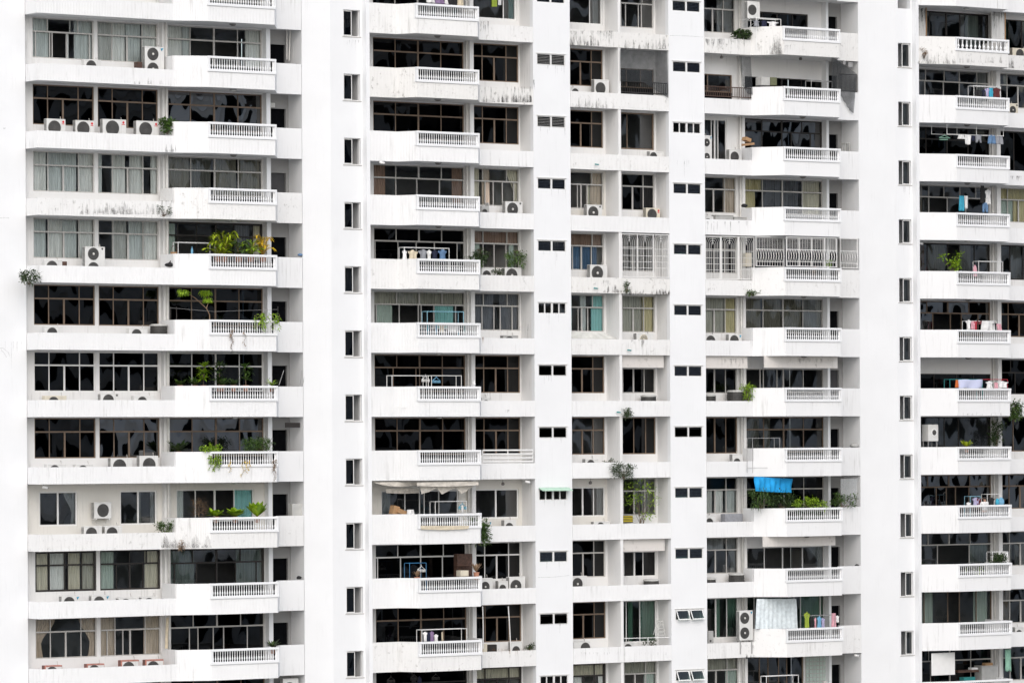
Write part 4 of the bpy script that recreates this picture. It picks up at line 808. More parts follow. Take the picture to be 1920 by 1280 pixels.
def cloth(x0, x1, y0, y1, Y, col, kind, label, name, cat, grp='laundry hung out to dry'):
    a, b = at(x0, y0, Y), at(x1, y1, Y); W, H = b.x-a.x, a.z-b.z; cx = (a.x+b.x)/2; n, m = 8, 9; ph = rnd.random()*6; V = []; F = []
    def half(t):
        if kind == 'shirt': return (.18+.32*min(1,t/.08)) if t < .08 else (.5 if t < .30 else .34+.02*math.sin(t*9))
        if kind == 'pants': return .44+.06*t
        if kind == 'dress': return .28+.22*t
        return .5
    for s in (-1, 1):
        for j in range(m):
            t = j/(m-1)
            for i in range(n+1):
                q = i/n*2-1; zt = t
                if kind == 'pants' and abs(q) < .2: zt = min(t, .45)
                if kind == 'towel': zt = t*(1+.05*math.sin(q*5+ph))
                if kind == 'shirt' and t < .1: zt = t+.10*abs(q)**2
                V.append((cx+q*half(t)*W, Y+s*.012+.05*math.sin(q*5+ph+t*1.5)*(.3+t), a.z-H*zt))
    K = (n+1)*m
    for j in range(m-1):
        for i in range(n): p = j*(n+1)+i; F += [(p,p+n+1,p+n+2,p+1), (K+p,K+p+1,K+p+n+2,K+p+n+1)]
    for j in range(m-1):
        for i in (0, n): p = j*(n+1)+i; F.append((p,K+p,K+p+n+1,p+n+1) if i == 0 else (p,p+n+1,K+p+n+1,K+p))
    for i in range(n): F += [(i,i+1,K+i+1,K+i), ((m-1)*(n+1)+i,K+(m-1)*(n+1)+i,K+(m-1)*(n+1)+i+1,(m-1)*(n+1)+i+1)]
    return MB().add(V, F).top(name, M['cloth_'+col], label, cat, grp, True)
def garm(c, k, Y, rows_):
    for x0, x1, y0, y1, col, kind, nm, desc in rows_: cloth(x0, x1, y0, y1, Y, col, kind, lab(desc, k, c), nm, nm.replace('_', ' '))
garm('A',-1,.9,[(799,815,-6,6,'white','towel','towel','white towel above the rail'),(815,833,-8,8,'plum','dress','dress','purple dress between white towel and shirt'),(832,841,-6,9,'white','shirt','shirt','white shirt beside purple dress'),(841,856,-8,10,'black','towel','towel','black towel beside white shirt'),(857,869,-8,12,'cream','towel','towel','cream towel beside black one')])
garm('A',3,.80,[(754,763,468,489,'white','shirt','shirt','small white shirt at the rack end'),(765,783,468,492,'cream','shirt','shirt','cream shirt on crowded rack'),(784,803,467,492,'grey','shirt','shirt','grey shirt in the middle of crowded rack'),(800,809,468,490,'white','shirt','shirt','narrow white shirt beside the grey one'),(808,822,468,491,'navy','shirt','shirt','dark blue shirt on crowded rack'),(821,838,467,491,'denim','shirt','shirt','mid-blue denim shirt ending the crowded rack')])
garm('A',4,.25,[(801,805,606,626,'cyan','towel','towel','turquoise strip of cloth behind the balusters'),(815,819,606,626,'sky','towel','towel','blue strip of cloth behind the balusters'),(821,836,606,624,'cream','shirt','shirt','cream shirt behind the balusters'),(838,862,606,622,'white','towel','towel','white sheet behind the balusters'),(868,872,606,624,'teal','towel','towel','teal strip of cloth behind the balusters')])
garm('A',9,.62,[(793,801,1183,1202,'white','shirt','shirt','black-trimmed white shirt first on the rack'),(801,806,1185,1203,'navy','pants','trousers','navy trousers beside white shirt'),(806,813,1182,1202,'plum','shirt','shirt','dull purple shirt in the rack middle'),(814,821,1188,1203,'white','shirt','shirt','hanging white shirt tilted on its hanger'),(828,830,1184,1202,'cream','towel','towel','thin cream cloth on mostly empty rail')])
garm('D',-1,.8,[(1412,1424,38,50,'grey','shirt','shirt','drab grey shirt beneath the bracketed unit'),(1427,1438,38,52,'navy','shirt','shirt','navy shirt with blue sleeve'),(1438,1460,40,52,'white','shirt','shirt','wide white vest on frame rack')])
garm('D',9,.8,[(1508,1518,1146,1178,'lime','shirt','shirt','long yellow-green shirt first on the rail'),(1519,1525,1155,1178,'black','towel','towel','black cloth beside yellow-green shirt'),(1526,1531,1157,1178,'pink','shirt','shirt','pink shirt between black and pale blue'),(1532,1540,1154,1178,'sky','shirt','shirt','pale blue shirt in the rail middle'),(1540,1546,1157,1178,'lilac','shirt','shirt','lilac shirt beside pale blue one'),(1559,1567,1149,1178,'pink','towel','towel','long dusty pink towel ending the rail'),(1567,1573,1153,1166,'white','shirt','shirt','small white shirt beside dusty pink towel')])
garm('E',0,.72,[(1828,1838,168,182,'black','pants','trousers','black trousers first on the rack'),(1840,1848,168,182,'navy','shirt','shirt','navy shirt in front of lilac shirt'),(1846,1856,165,182,'lilac','shirt','shirt','lilac shirt beside navy shirt'),(1855,1861,165,183,'cyan','towel','towel','turquoise towel on the rack'),(1861,1876,164,184,'check','shirt','shirt','red and black checked shirt ending the rack')])
rail = MB(); pa, pb = at(1775,251.5,.5), at(1882,255,.5)
rail.tube([pa,pb], .014, 6); rail.tube([(pa.x-.5,1.1,pa.z+.02),(pb.x-.2,1.1,pb.z+.02)], .014, 6)
for u in (pa.x+.02, pa.x+2.0, pb.x-.02): rail.tube([(u,.5,pa.z),(u,.5,row(1)+1.637)], .014, 6)
for u in (pa.x-.5, pa.x+1.2): rail.tube([(u,1.1,pa.z),(u,1.1,row(1)+1.637)], .012, 6)
rail.top('drying_rail', M['metal_white'], lab('white drying rails hung from the soffit',1,'E'), 'drying rail')
garm('E',1,.5,[(1796,1808,253,261,'white','pants','shorts','small white shorts on hanging rail'),(1809,1821,253,271,'white','towel','towel','white towel on hanging rail'),(1821,1828,254,264,'navy','towel','towel','navy cloth between white towel and grey shorts'),(1828,1841,253,268,'grey','pants','shorts','grey shorts on hanging rail'),(1853,1866,253,270,'denim','pants','shorts','blue denim shorts near the pillar'),(1867,1880,255,271,'grey','pants','shorts','blue-grey shorts ending the rail')])
mb = MB(); q = at(1771,255,1.1); mb.tube([(q.x-.36,1.1,q.z-.10),(q.x,1.1,q.z+.03),(q.x+.36,1.1,q.z-.10),(q.x-.36,1.1,q.z-.10)], .022, 6); mb.tube([(q.x,1.1,q.z+.03),(q.x,1.1,q.z+.10)], .012, 6); mb.tube([(q.x-.32,1.1,q.z-.2),(q.x+.2,1.1,q.z-.18)], .03, 6); mb.top('clothes_hanger', M['cloth_mint'], lab('green plastic clip hanger on rear rail',1,'E'), 'hanger')
garm('E',2,.9,[(1799,1807,367,395,'cyan','towel','towel','long turquoise cloth on the balcony'),(1808,1815,367,391,'white','towel','towel','long white cloth beside turquoise one'),(1836,1848,348,382,'black','dress','dress','long black dress hung from the soffit'),(1847,1858,354,384,'white','shirt','shirt','white shirt hung from the soffit'),(1842,1853,380,399,'denim','pants','trousers','blue trousers below the black dress')])
garm('E',4,.7,[(1810,1822,599,618,'white','shirt','shirt','white shirt at the heaped rack end'),(1820,1828,601,618,'pink','shirt','shirt','pink shirt beside white one'),(1826,1831,602,618,'red','towel','towel','red cloth between pink and white'),(1831,1842,601,608,'maroon','towel','towel','maroon cloth laid over the rack'),(1840,1864,601,619,'white','towel','towel','wide white sheet over the rack'),(1861,1870,606,619,'black','towel','towel','black and white cloth ending the rack'),(1868,1877,607,619,'pink','towel','towel','pale pink cloth at the rail end')])
garm('E',5,.5,[(1792,1796,712,726,'orange','towel','towel','orange strip between rack post and sheet'),(1797,1842,711,728,'wave','towel','sheet','pale sheet with wavy blue stripes'),(1848,1862,714,728,'white','shirt','shirt','white shirt with pink print'),(1864,1871,716,728,'pink','shirt','shirt','pink shirt between two white shirts'),(1870,1890,714,727,'white','shirt','shirt','larger white shirt ending the red rack')])
garm('E',7,.8,[(1812,1820,941,949,'white','shirt','shirt','white vest on small rack'),(1824,1836,932,949,'lilac','shirt','shirt','lilac striped shirt on pale blue rack'),(1832,1839,934,949,'maroon','towel','towel','dark maroon cloth beside the person'),(1853,1864,932,949,'black','shirt','shirt','black shirt between person and turquoise bag')])
garm('E',8,.8,[(1881,1890,1035,1054,'white','towel','towel','white towel at the rack end'),(1871,1880,1035,1042,'white','pants','shorts','small white shorts over the bushy plant')])
garm('E',9,.9,[]); garm('E',10,1.6,[(1884,1896,1217,1256,'mint','towel','awning_cloth','torn green cloth hanging in tatters')])
garm('A',10,1.5,[(770,782,1262,1300,'black','shirt','shirt','dark patterned shirt under clip hangers'),(783,790,1266,1300,'navy','shirt','shirt','navy shirt beside dark patterned one')])
# ---- sheets, awnings, nets, grilles
def sheet(c, k, pts, Y, mat, name, desc, cat, amp=.03, nx=26, ny=8, thick=.012):
    """cloth between a top edge and a bottom edge given as pixel polylines"""
    top_, bot = pts; V = []; F = []
    def on(pl, s):
        n = len(pl)-1; i = min(int(s*n), n-1); f = s*n-i; return pl[i][0]+(pl[i+1][0]-pl[i][0])*f, pl[i][1]+(pl[i+1][1]-pl[i][1])*f
    for e in (0, thick):
        for j in range(ny+1):
            for i in range(nx+1):
                a, b = on(top_, i/nx), on(bot, i/nx); t = j/ny; p = at(a[0]+(b[0]-a[0])*t, a[1]+(b[1]-a[1])*t, Y)
                V.append((p.x, Y+e+amp*math.sin(i*1.35)*(.35+.65*t)+amp*.5*math.sin(i*.5+j*.7), p.z))
    K = (nx+1)*(ny+1)
    for j in range(ny):
        for i in range(nx): q = j*(nx+1)+i; F += [(q,q+nx+1,q+nx+2,q+1),(K+q,K+q+1,K+q+nx+2,K+q+nx+1)]
    return MB().add(V, F).top(name, M[mat], lab(desc, k, c), cat, None, True)
sheet('D',7,([(1414,893),(1450,895),(1486,897)],[(1416,920),(1450,922),(1485,923)]),.6,'cloth_tarp','tarpaulin','bright blue tarpaulin hung under the soffit','tarpaulin',.06,34)
sheet('D',9,([(1419,1122),(1455,1122),(1493,1122)],[(1416,1178),(1455,1178),(1496,1177)]),.95,'cloth_sheet','outdoor_curtain','pale blue pleated curtain drawn across the balcony','curtain',.022,44)
sheet('D',7,([(1576,897),(1590,897),(1608,896)],[(1578,948),(1592,948),(1606,946)]),1.15,'net_pale','net','pale torn net at the entrance balcony','net',.02)
sheet('B',0,([(1163,93),(1206,95),(1251,96)],[(1163,152),(1206,154),(1253,184)]),1.14,'net_dark','net','dark bird net stretched over the recess','net',.015)
sheet('D',0,([(1386,105),(1399,106),(1408,107)],[(1392,160),(1402,176),(1411,178)]),1.16,'net_dark','net','dark net gathered at the ledge corner','net',.03); sheet('D',0,([(1559,108),(1564,109),(1570,112)],[(1560,165),(1566,168),(1574,196)]),.35,'net_dark','net','black net bunched at the balustrade end','net',.03); sheet('D',0,([(1569,112),(1588,125),(1607,139)],[(1574,175),(1592,206),(1600,213)]),1.10,'net_dark','net','black net sagging over the entrance balcony','net',.03)
sheet('A',7,([(700,904),(740,903),(782,904)],[(722,910),(750,912),(782,910)]),.98,'cloth_awning','awning','scalloped canvas awning on the parapet corner','awning',.02); sheet('A',7,([(782,904),(840,903),(897,902)],[(782,911),(840,912),(897,909)]),.1,'cloth_awning','awning','scalloped canvas awning over the balustrade','awning',.02)
sheet('A',7,([(788,912),(800,911),(812,911),(818,911),(830,911),(845,911),(855,911),(870,911),(880,911),(892,911)],[(790,926),(806,921),(820,914),(828,927),(845,918),(856,914),(865,926),(874,921),(882,914),(892,911)]),.35,'cloth_awning','torn_blind','torn canvas blind with ragged hem','blind',.02,40); sheet('A',7,([(724,916),(755,915),(786,916)],[(724,924),(755,925),(786,924)]),1.5,'cloth_awning','awning','pale lace-edged valance behind the awning','valance',.02); sheet('A',7,([(789,985),(840,985),(880,985)],[(790,992),(840,993),(878,991)]),-.10,'cloth_cream','fringe_cloth','tan fringed cloth below the balustrade','cloth',.01)
sheet('B',4,([(1071,622),(1100,623),(1134,624)],[(1071,634),(1110,635),(1158,635)]),1.45,'film','plastic_sheet','clear plastic sheet laid over the ledge','plastic sheet',.02)
sheet('A',-1,([(922,-3),(927,-3),(932,-3)],[(922,13),(927,13),(932,13)]),2.42,'cloth_lime','sticker','lime green paper stuck on the white window','paper',.0,4); sheet('A',-1,([(934,-3),(937,-3),(940,-3)],[(934,10),(937,10),(940,10)]),2.42,'cloth_white','sticker','white paper stuck beside the green one','paper',.0,4)
sheet('L',9,([(312,1157),(314,1157),(316,1157)],[(309,1215),(312,1215),(314,1215)]),1.7,'cloth_cream','outdoor_curtain','gathered cream curtain beside the downpipe','curtain',.03,8)
def railing(c, k, x0, x1, y0, y1, Y, n, mat, desc, r=.014, rails=(0,1), name='railing', posts=True):
    a, b = at(x0, y0, Y), at(x1, y1, Y); z1, z0 = a.z, b.z; mb = MB()
    for f in rails: z = z0+(z1-z0)*f; mb.tube([(a.x,Y,z),(b.x,Y,z)], r*1.5, 6)
    for i in range(n+1): u = a.x+(b.x-a.x)*i/n; mb.tube([(u,Y,z0),(u,Y,z1)], r, 5)
    return mb.top(name, M[mat], lab(desc, k, c), 'railing')
railing('B',0,1163,1251,152.5,177,1.3,26,'metal_black','black iron railing behind the bird net',.018); railing('D',0,1321,1411,161.5,184,1.3,26,'iron_brown','rusty iron railing with a row of bars',.018); railing('D',0,1573,1607,139,172,1.3,14,'metal_black','black railing under the sagging net',.016); railing('A',6,905,999,844,866,1.26,2,'metal_white','white three-rail railing on the low ledge',.03,(.05,.35,.68,1))
def cage(c, k, x0, x1, y0, y1, Y, n, kind, desc, mat='metal_white'):
    """iron security cage: bars, frame and (arch) concentric loops or (belly) bulging bars"""
    a, b = at(x0, y0, Y), at(x1, y1, Y); z1, z0 = a.z, b.z; W = (b.x-a.x)/n; t = thing('security_grille', lab(desc, k, c), 'grille', ((a.x+b.x)/2, Y, z0), 'iron security grilles')
    for i in range(n):
        u = a.x+W*i; mb = MB(); mb.tube([(u+.01,Y,z0),(u+.01,Y,z1)], .024, 5)
        if i == n-1: mb.tube([(u+W,Y,z0),(u+W,Y,z1)], .024, 5)
        if kind == 'arch':
            for j in range(4):
                e = W*(.07+.11*j); s = .24-.06*j; h = z1-.03-j*.09
                mb.tube([(u+e,Y,z0),(u+e,Y,h-s),(u+e+.6*s*W,Y,h),(u+W-e-.6*s*W,Y,h),(u+W-e,Y,h-s),(u+W-e,Y,z0)], .009, 4)
            mb.tube([(u+W/2,Y,z1-.4),(u+W/2,Y,z1)], .012, 4)
            for f in (.22,.36,.50,.66): mb.tube([(u+W*.05,Y+.01,z0+(z1-z0)*f),(u+W*.95,Y+.01,z0+(z1-z0)*f)], .010, 4)
        else:
            m = max(2, int(W/.15)); H = z1-z0
            for j in range(m):
                x = u+W*(j+.5)/m; mb.tube([(x,Y,z0),(x,Y,z0+H*.16),(x,Y-.05,z0+H*.22),(x,Y-.15,z0+H*.34),(x,Y-.05,z0+H*.50),(x,Y,z0+H*.56),(x,Y,z1)], .010, 4)
                if j < m-1:
                    x2 = x+W/m/2
                    for h in range(9): mb.add([(x2-.018,Y,z0+H*(.60+.042*h)),(x2,Y-.01,z0+H*(.588+.042*h)),(x2+.018,Y,z0+H*(.60+.042*h)),(x2,Y-.01,z0+H*(.612+.042*h))], [(0,1,2,3)])
                    mb.tube([(x2-.05,Y,z0+H*.55),(x2,Y,z0+H*.36),(x2-.05,Y,z0+H*.18)], .008, 4); mb.tube([(x2+.05,Y,z0+H*.55),(x2,Y,z0+H*.36),(x2+.05,Y,z0+H*.18)], .008, 4)
            mb.tube([(u,Y,z0+H*.57),(u+W,Y,z0+H*.57)], .018, 5); mb.tube([(u,Y,z0+H*.16),(u+W,Y,z0+H*.16)], .014, 5)
        for z in (z0+.01, z1-.01): mb.tube([(u,Y,z),(u+W,Y,z)], .018, 5)
        mb.build('grille_panel', M[mat], t)
cage('B',3,1165,1254,438,521,1.27,3,'arch','white cage of nested arches over the second recess'); cage('D',3,1322,1351,443,524,1.28,1,'arch','white cage of nested arches beside the pier'); cage('D',3,1352,1384,443,524,1.27,1,'arch','white cage of nested arches, middle of three'); cage('D',3,1385,1414,444,524,1.26,1,'arch','rust-edged cage of nested arches by an air conditioner')
# slanted corner panel and the front panels of the caged balcony
cage('D',3,1417,1470,443,500,.62,1,'belly','white bellied grille over the slanted parapet'); cage('D',3,1474,1569,444,501,.06,4,'belly','four-panel bellied grille over the balustrade'); cage('D',3,1575,1608,447,503,1.24,1,'belly','bellied grille over the entrance balcony')
crate('D',3,1399,1410,474,500,1.75,.3,'ac_cream','air_conditioner','boxed air conditioner behind the rusty cage','air conditioner',slats=5)
# ---- odds and ends
def brace(c, k, pts, r, mat, name, desc, cat):
    mb = MB()
    for pl in pts: mb.tube([at(*p) for p in pl], r, 6)
    return mb.top(name, M[mat], lab(desc, k, c), cat)
brace('A',9,[[(905,1136,1.2),(906,1175,1.2),(906,1215,1.25)]],.025,'metal_white','pole','upright white pole at the parapet return','pole'); brace('A',9,[[(953,1136,1.15),(955,1165,1.15),(958,1222,1.22)]],.025,'metal_white','pole','crooked white pole in the ledge middle','pole')
brace('L',0,[[(538,57,2.5),(538,112,2.5)],[(544,57,2.4),(542,114,2.4)]],.03,'pipe_white','pipe','pair of white pipes in the entrance niche','pipe'); brace('L',4,[[(331,575,.7),(331,620,.7)],[(320,575,1.2),(320,620,1.2)],[(521,575,.4),(521,600,1.2)]],.016,'metal_black','post','thin dark posts carrying a string line','post'); brace('L',4,[[(319,577,.7),(400,584,.7),(521,580,.7)]],.006,'metal_grey','string_line','sagging string line with little flags','string')
brace('L',5,[[(523,722,1.5),(532,694,1.5)],[(498,722,1.2),(506,708,1.2)],[(563,722,1.6),(566,694,1.6)],[(568,722,1.6),(572,695,1.6)]],.014,'metal_grey','rod','thin grey rods leaning at the entrance balcony','rod')
mb = MB(); 
for x in (1225,1232): mb.tube([at(x,1189,1.5),at(x+7,1163,1.5)], .014, 5)
p0, p1 = at(1231,1194,1.4), at(1246,1161,1.5)
for x0, x1 in ((1232,1233),(1247,1242)): mb.tube([at(x0,1194,1.4),at(x1,1161,1.55)], .02, 5)
for i in range(5): f = .1+.2*i; a, b = at(1232,1194,1.4).lerp(at(1233,1161,1.55),f), at(1247,1194,1.4).lerp(at(1242,1161,1.55),f); mb.box(min(a.x,b.x), max(a.x,b.x), a.y-.03, a.y+.03, a.z-.012, a.z+.012)
mb.top('stepladder', M['lid_grey'], lab('silver stepladder beside green glass',9,'B'), 'ladder')
brace('B',9,[[(1170,1196,1.3),(1255,1194,1.3)],[(1215,1195,1.3),(1215,1212,1.3)]],.02,'metal_white','rail_frame','white rail frame along the ledge','rail')
crate('B',7,1166,1187,966,979,1.9,.5,'crate_stripe','crate','yellow and black striped crate under the tree','crate'); crate('A',8,858,886,1038,1081,1.2,.35,'wood','cabinet','tall dark wooden cabinet on the balcony','cabinet'); crate('A',8,864,879,1069,1080,.6,.4,'ac_cream','oven','small white oven before the cabinet','oven',slats=1)
sh = MB(); a, b = at(859,1061,.9), at(883,1061,.9); sh.rbox(a.x, b.x, .9, 1.19, a.z, a.z+.04, .01); sh.top('shelf', M['wood'], lab('small wooden shelf on the cabinet front',8,'A'), 'shelf')
def tilt_box(c, k, x0, x1, y0, y1, Y, ang, mat, name, desc, cat, d=.35):
    p0, p1 = at(x0, y0, Y), at(x1, y1, Y); o = MB().box(p0.x, p1.x, Y, Y+d, p1.z, p0.z).top(name, M[mat], lab(desc, k, c), cat); o.rotation_euler = (0, ang, 0); return o
tilt_box('A',7,736,747,948,964,1.2,.25,'card','cardboard_box','open cardboard box tilted on the parapet','box'); tilt_box('A',7,745,762,955,963,1.1,.35,'card','cardboard_box','flattened cardboard lying beside the open box','box'); tilt_box('D',1,1398,1408,258,265,.8,.3,'card','cardboard_box','loose cardboard lying on the balcony rail','box'); tilt_box('D',1,1396,1415,268,273,.7,-.12,'tan','plank','tan board lying below loose cardboard','board',.25)
cloth(763,776,955,964,1.0,'white','towel',lab('crumpled white bag beside the cardboard',7,'A'),'bag','bag',None)
def blob(c, k, x0, x1, y0, y1, Y, mat, name, desc, cat, knob=False):
    a, b = at(x0, y0, Y), at(x1, y1, Y); W, H = (b.x-a.x)/2, a.z-b.z; V = []; F = []; n, m = 16, 9; cx = (a.x+b.x)/2
    for j in range(m+1):
        f = j/m; r = math.sin(math.pi*min(.97,.12+.86*f))**.6
        for i in range(n):
            t = 2*math.pi*i/n; q = r*(1+.09*math.sin(3*t+f*5)+.05*math.sin(7*t)); V.append((cx+W*q*math.cos(t), Y+W*.7*q*math.sin(t), b.z+H*f))
    for j in range(m):
        for i in range(n): F.append((j*n+i,j*n+(i+1)%n,(j+1)*n+(i+1)%n,(j+1)*n+i))
    F += [tuple(range(n-1,-1,-1)), tuple(range(m*n,m*n+n))]
    mb = MB().add(V, F)
    if knob: mb.tube([(cx-W*.2,Y,b.z+H*.95),(cx,Y,b.z+H*1.35),(cx+W*.3,Y,b.z+H*1.1)], .03, 6)
    return mb.top(name, M[mat], lab(desc, k, c), cat, None, True)
blob('L',3,309,331,492,500,1.0,'cloth_black','sack','black plastic sack on the ledge','sack',True); blob('E',7,1866,1874,934,949,.75,'cloth_cyan','bag','darker turquoise laundry bag','bag'); blob('E',7,1872,1882,932,949,.7,'cloth_sky','bag','paler rounded turquoise laundry bag','bag'); blob('L',8,556,565,1079,1085,1.7,'cloth_black','bag','small black bag on the entrance parapet','bag'); blob('L',3,558,567,475,480,1.65,'cloth_denim','cloth_bundle','grey-blue bundle on the entrance parapet','bundle')
blob('D',8,1602,1611,1057,1066,1.4,'cloth_black','cloth_bundle','black rag hung on the entrance parapet','rag'); blob('D',6,1594,1611,830,839,1.5,'ac_grey','cloth_bundle','grey bundle on the entrance parapet','bundle'); blob('D',2,1390,1401,382,389,1.2,'cloth_black','cloth_bundle','black lump beside the downpipe','bundle')
t = thing('basket', lab('wicker basket with hooped handle on the parapet',3,'L'), 'basket', at(326,475,1.2)); p = at(326,475,1.2); MB().lathe((p.x,1.2,p.z-.12), [(.12,0),(.17,.18),(.155,.18),(.10,.02)], 14).build('bowl', M['tan'], t); MB().tube([(p.x+.16*math.cos(q*math.pi/8),1.2,p.z+.05+.3*math.sin(q*math.pi/8)) for q in range(9)], .012, 5).build('handle', M['wood'], t)
p = at(360,474,1.1); MB().lathe((p.x,1.1,p.z-.3), [(.05,0),(.055,.25),(.055,.42),(.02,.52),(.02,.58),(.01,.58)], 12).top('bottle', M['cloth_sky'], lab('blue bottle under the drying rack',3,'L'), 'bottle', None, True)
p = at(867,955,.7); MB().lathe((p.x,.7,p.z-.2), [(.05,0),(.055,.2),(.055,.3),(.02,.38),(.02,.42),(.01,.42)], 12).top('bottle', M['cloth_white'], lab('white bottle under blue hanger',7,'A'), 'bottle', None, True)
def hanger(c, k, x, y, Y, mat, desc):
    p = at(x, y, Y); mb = MB(); mb.tube([(p.x-.22,Y,p.z-.16),(p.x,Y,p.z),(p.x+.22,Y,p.z-.16),(p.x-.22,Y,p.z-.16)], .016, 5); mb.tube([(p.x,Y,p.z),(p.x,Y,p.z+.09)], .01, 5)
    for i in range(6): u = p.x-.2+.08*i; mb.box(u-.014, u+.014, Y-.02, Y+.02, p.z-.27, p.z-.16)
    mb.top('clothes_hanger', M[mat], lab(desc, k, c), 'hanger')
hanger('A',5,818,707,.7,'cloth_sky','pale blue clip hanger on the rack'); hanger('A',7,867,944,.8,'cloth_cyan','turquoise clip hanger on the white rack'); hanger('A',8,790,1061,.8,'metal_white','white hanger on blue rack'); hanger('A',5,798,705,.65,'metal_white','white clip hanger between two racks'); hanger('A',10,733,1268,1.3,'metal_black','dark clip hanger, first of three'); hanger('A',10,777,1264,1.3,'metal_black','dark clip hanger, second of three'); hanger('A',10,817,1263,1.3,'metal_black','dark clip hanger, third of three')
# washing machine, freezer, cluttered shelf, boards
t = thing('washing_machine', lab('white front-loading washing machine on a stand',6,'E'), 'washing machine', at(1750,827,.9)); a, b = at(1741,795.5,.85), at(1758,827,.85)
MB().rbox(a.x, b.x+.06, .85, 1.4, b.z, a.z, .02).build('body', M['ac_white'], t); o = MB().lathe(((a.x+b.x)/2+.06,.848,(a.z+b.z)/2+.02), [(.19,0),(.19,-.03),(.14,-.03),(.14,-.015),(.01,-.015)], 20, 'y').build('door', M['metal_white'], t); MB().lathe(((a.x+b.x)/2+.06,.83,(a.z+b.z)/2+.02), [(.14,0),(.12,-.02),(.01,-.03)], 20, 'y').build('porthole', M['grille_dark'], o)
s = MB(); 
for u in (a.x+.03, b.x): s.box(u-.02, u+.02, .9, .94, row(6)-1.198, b.z-.002); s.box(u-.02, u+.02, 1.3, 1.34, row(6)-1.198, b.z-.002)
s.build('stand', M['metal_grey'], t)
crate('E',10,1747,1791,1224,1264,.62,.05,'metal_white','screen_board','blank white board screening the balcony','board'); crate('E',10,1841,1872,1249,1275,1.5,.6,'ac_grey','chest_freezer','pale grey chest freezer among clutter','freezer','lid_grey'); crate('E',10,1797,1836,1256,1259,1.3,.5,'wood','shelf','brown shelf board carrying clutter','shelf'); crate('E',10,1808,1829,1269,1276,1.3,.4,'cloth_teal','tray','teal plastic tray under the shelf','tray'); crate('E',10,1822,1834,1251,1256,1.35,.3,'cloth_white','box','white carton on the brown shelf','box'); crate('E',10,1848,1862,1242,1249,1.6,.3,'card','box','brown carton on the chest freezer','box')
mb = MB(); p = at(1828.5,511,.5); V = [(p.x+q, .5+e, p.z-.2+h) for e in (0,.04) for q, h in ((-.13,0),(-.12,.35),(-.07,.52),(0,.60),(.07,.52),(.12,.35),(.13,0))]; mb.add(V, [tuple(range(7)), tuple(range(13,6,-1))]+[(i,i+7,(i+1)%7+7,(i+1)%7) for i in range(7)]); mb.top('ironing_board', M['cloth_pink'], lab('pink ironing board standing upright',3,'E'), 'ironing board')
crate('D',0,1428,1444,144,161,1.0,.5,'lid_grey','box','lavender-sided storage box behind the net','box'); crate('D',0,1445,1457,145,161,1.0,.5,'cloth_olive','box','olive storage box behind the net','box'); crate('D',10,1545,1552,1276,1290,.8,.2,'lid_grey','box','white lidded bin by the glass blocks','bin')
st = MB(); a, b = at(1582,268,1.8), at(1592,268,1.8); st.rbox(a.x, b.x, 1.7, 2.0, a.z-.04, a.z, .01)
for u in (a.x+.03, b.x-.03): st.box(u-.02, u+.02, 1.72, 1.76, row(1)-1.198, a.z-.041); st.box(u-.02, u+.02, 1.94, 1.98, row(1)-1.198, a.z-.041)
st.top('stool', M['lid_grey'], lab('small grey stool on the entrance balcony',1,'D'), 'stool')
gb = MB(); a, b = at(1511,1232,2.34), at(1549,1282,2.34); n = 7
gb2 = MB(); gb2.box(a.x, b.x, 2.36, 2.398, row(10)-.2, row(10)+1.6); o = gb2.build('glass_block_panel', M['lid_grey'], B); w_ = (b.x-a.x)/6
for i in range(6):
    for j in range(9): gb.rbox(a.x+w_*i+.02, a.x+w_*(i+1)-.02, 2.325, 2.359, row(10)-.2+.2*j+.02, row(10)-.2+.2*j+.18, .012)
gb.build('glass_pane', M['curtain_green'], o)
# ---- soffit lamps, cameras, vents, a pigeon and a person
def dome(c, k, u, Y, mat, desc):
    z = row(k)+1.637; t = thing('ceiling_light', lab(desc, k, c), 'ceiling light', (u, Y, z-.1), 'lamps under the balconies'); MB().lathe((u,Y,z-.05), [(.16,0),(.17,.03),(.16,.05)], 16).build('base', M['metal_grey'], t); MB().lathe((u,Y,z-.11), [(.02,0),(.09,.012),(.135,.04),(.14,.058)], 16).build('lamp_shade', M[mat], t, True)
for k in (0,1,2,3,5,6,7): dome('L', k, -14.95, .7, 'lamp_dark' if k in (0,2) else 'lamp_white', '%s dome lamp under the balcony soffit'%('dark' if k in (0,2) else 'white'))
for k in (0,1,2,3,4,5,6): dome('A', k, -3.7, .7, 'lamp_white' if k in (4,5,6) else 'lamp_dark', '%s dome lamp under the balcony soffit'%('white' if k in (4,5,6) else 'dark'))
for k in (-1,1,2,4,5,8): dome('D', k, 18.2, .66 if k != 8 else .5, 'lamp_dark', 'dark dome lamp under the balcony soffit')
for k in (-1,0,1,2,3,4,5): dome('E', k, 29.0, .7, 'lamp_white' if k in (-1,3) else 'lamp_dark', '%s dome lamp under the balcony soffit'%('white' if k in (-1,3) else 'dark'))
def pendant(c, k, x, y, Y, desc):
    p = at(x, y, Y); z = row(k)+1.637; t = thing('pendant_lamp', lab(desc, k, c), 'lamp', (p.x, Y, p.z), 'lamps under the balconies'); MB().tube([(p.x,Y,p.z+.08),(p.x,Y,z)], .012, 5).build('stem', M['metal_grey'], t); MB().lathe((p.x,Y,p.z-.06), [(.05,0),(.09,.05),(.07,.12),(.02,.16)], 12).build('lamp_shade', M['lamp_dark'], t, True)
pendant('A',7,943,907,1.8,'small brown lantern over the low ledge'); pendant('B',7,1107,905,1.8,'small brown lantern in the first recess'); pendant('D',0,1353,108,1.7,'white lantern inside the netted ledge'); pendant('D',0,1501,111,.9,'white lantern inside the netted balcony')
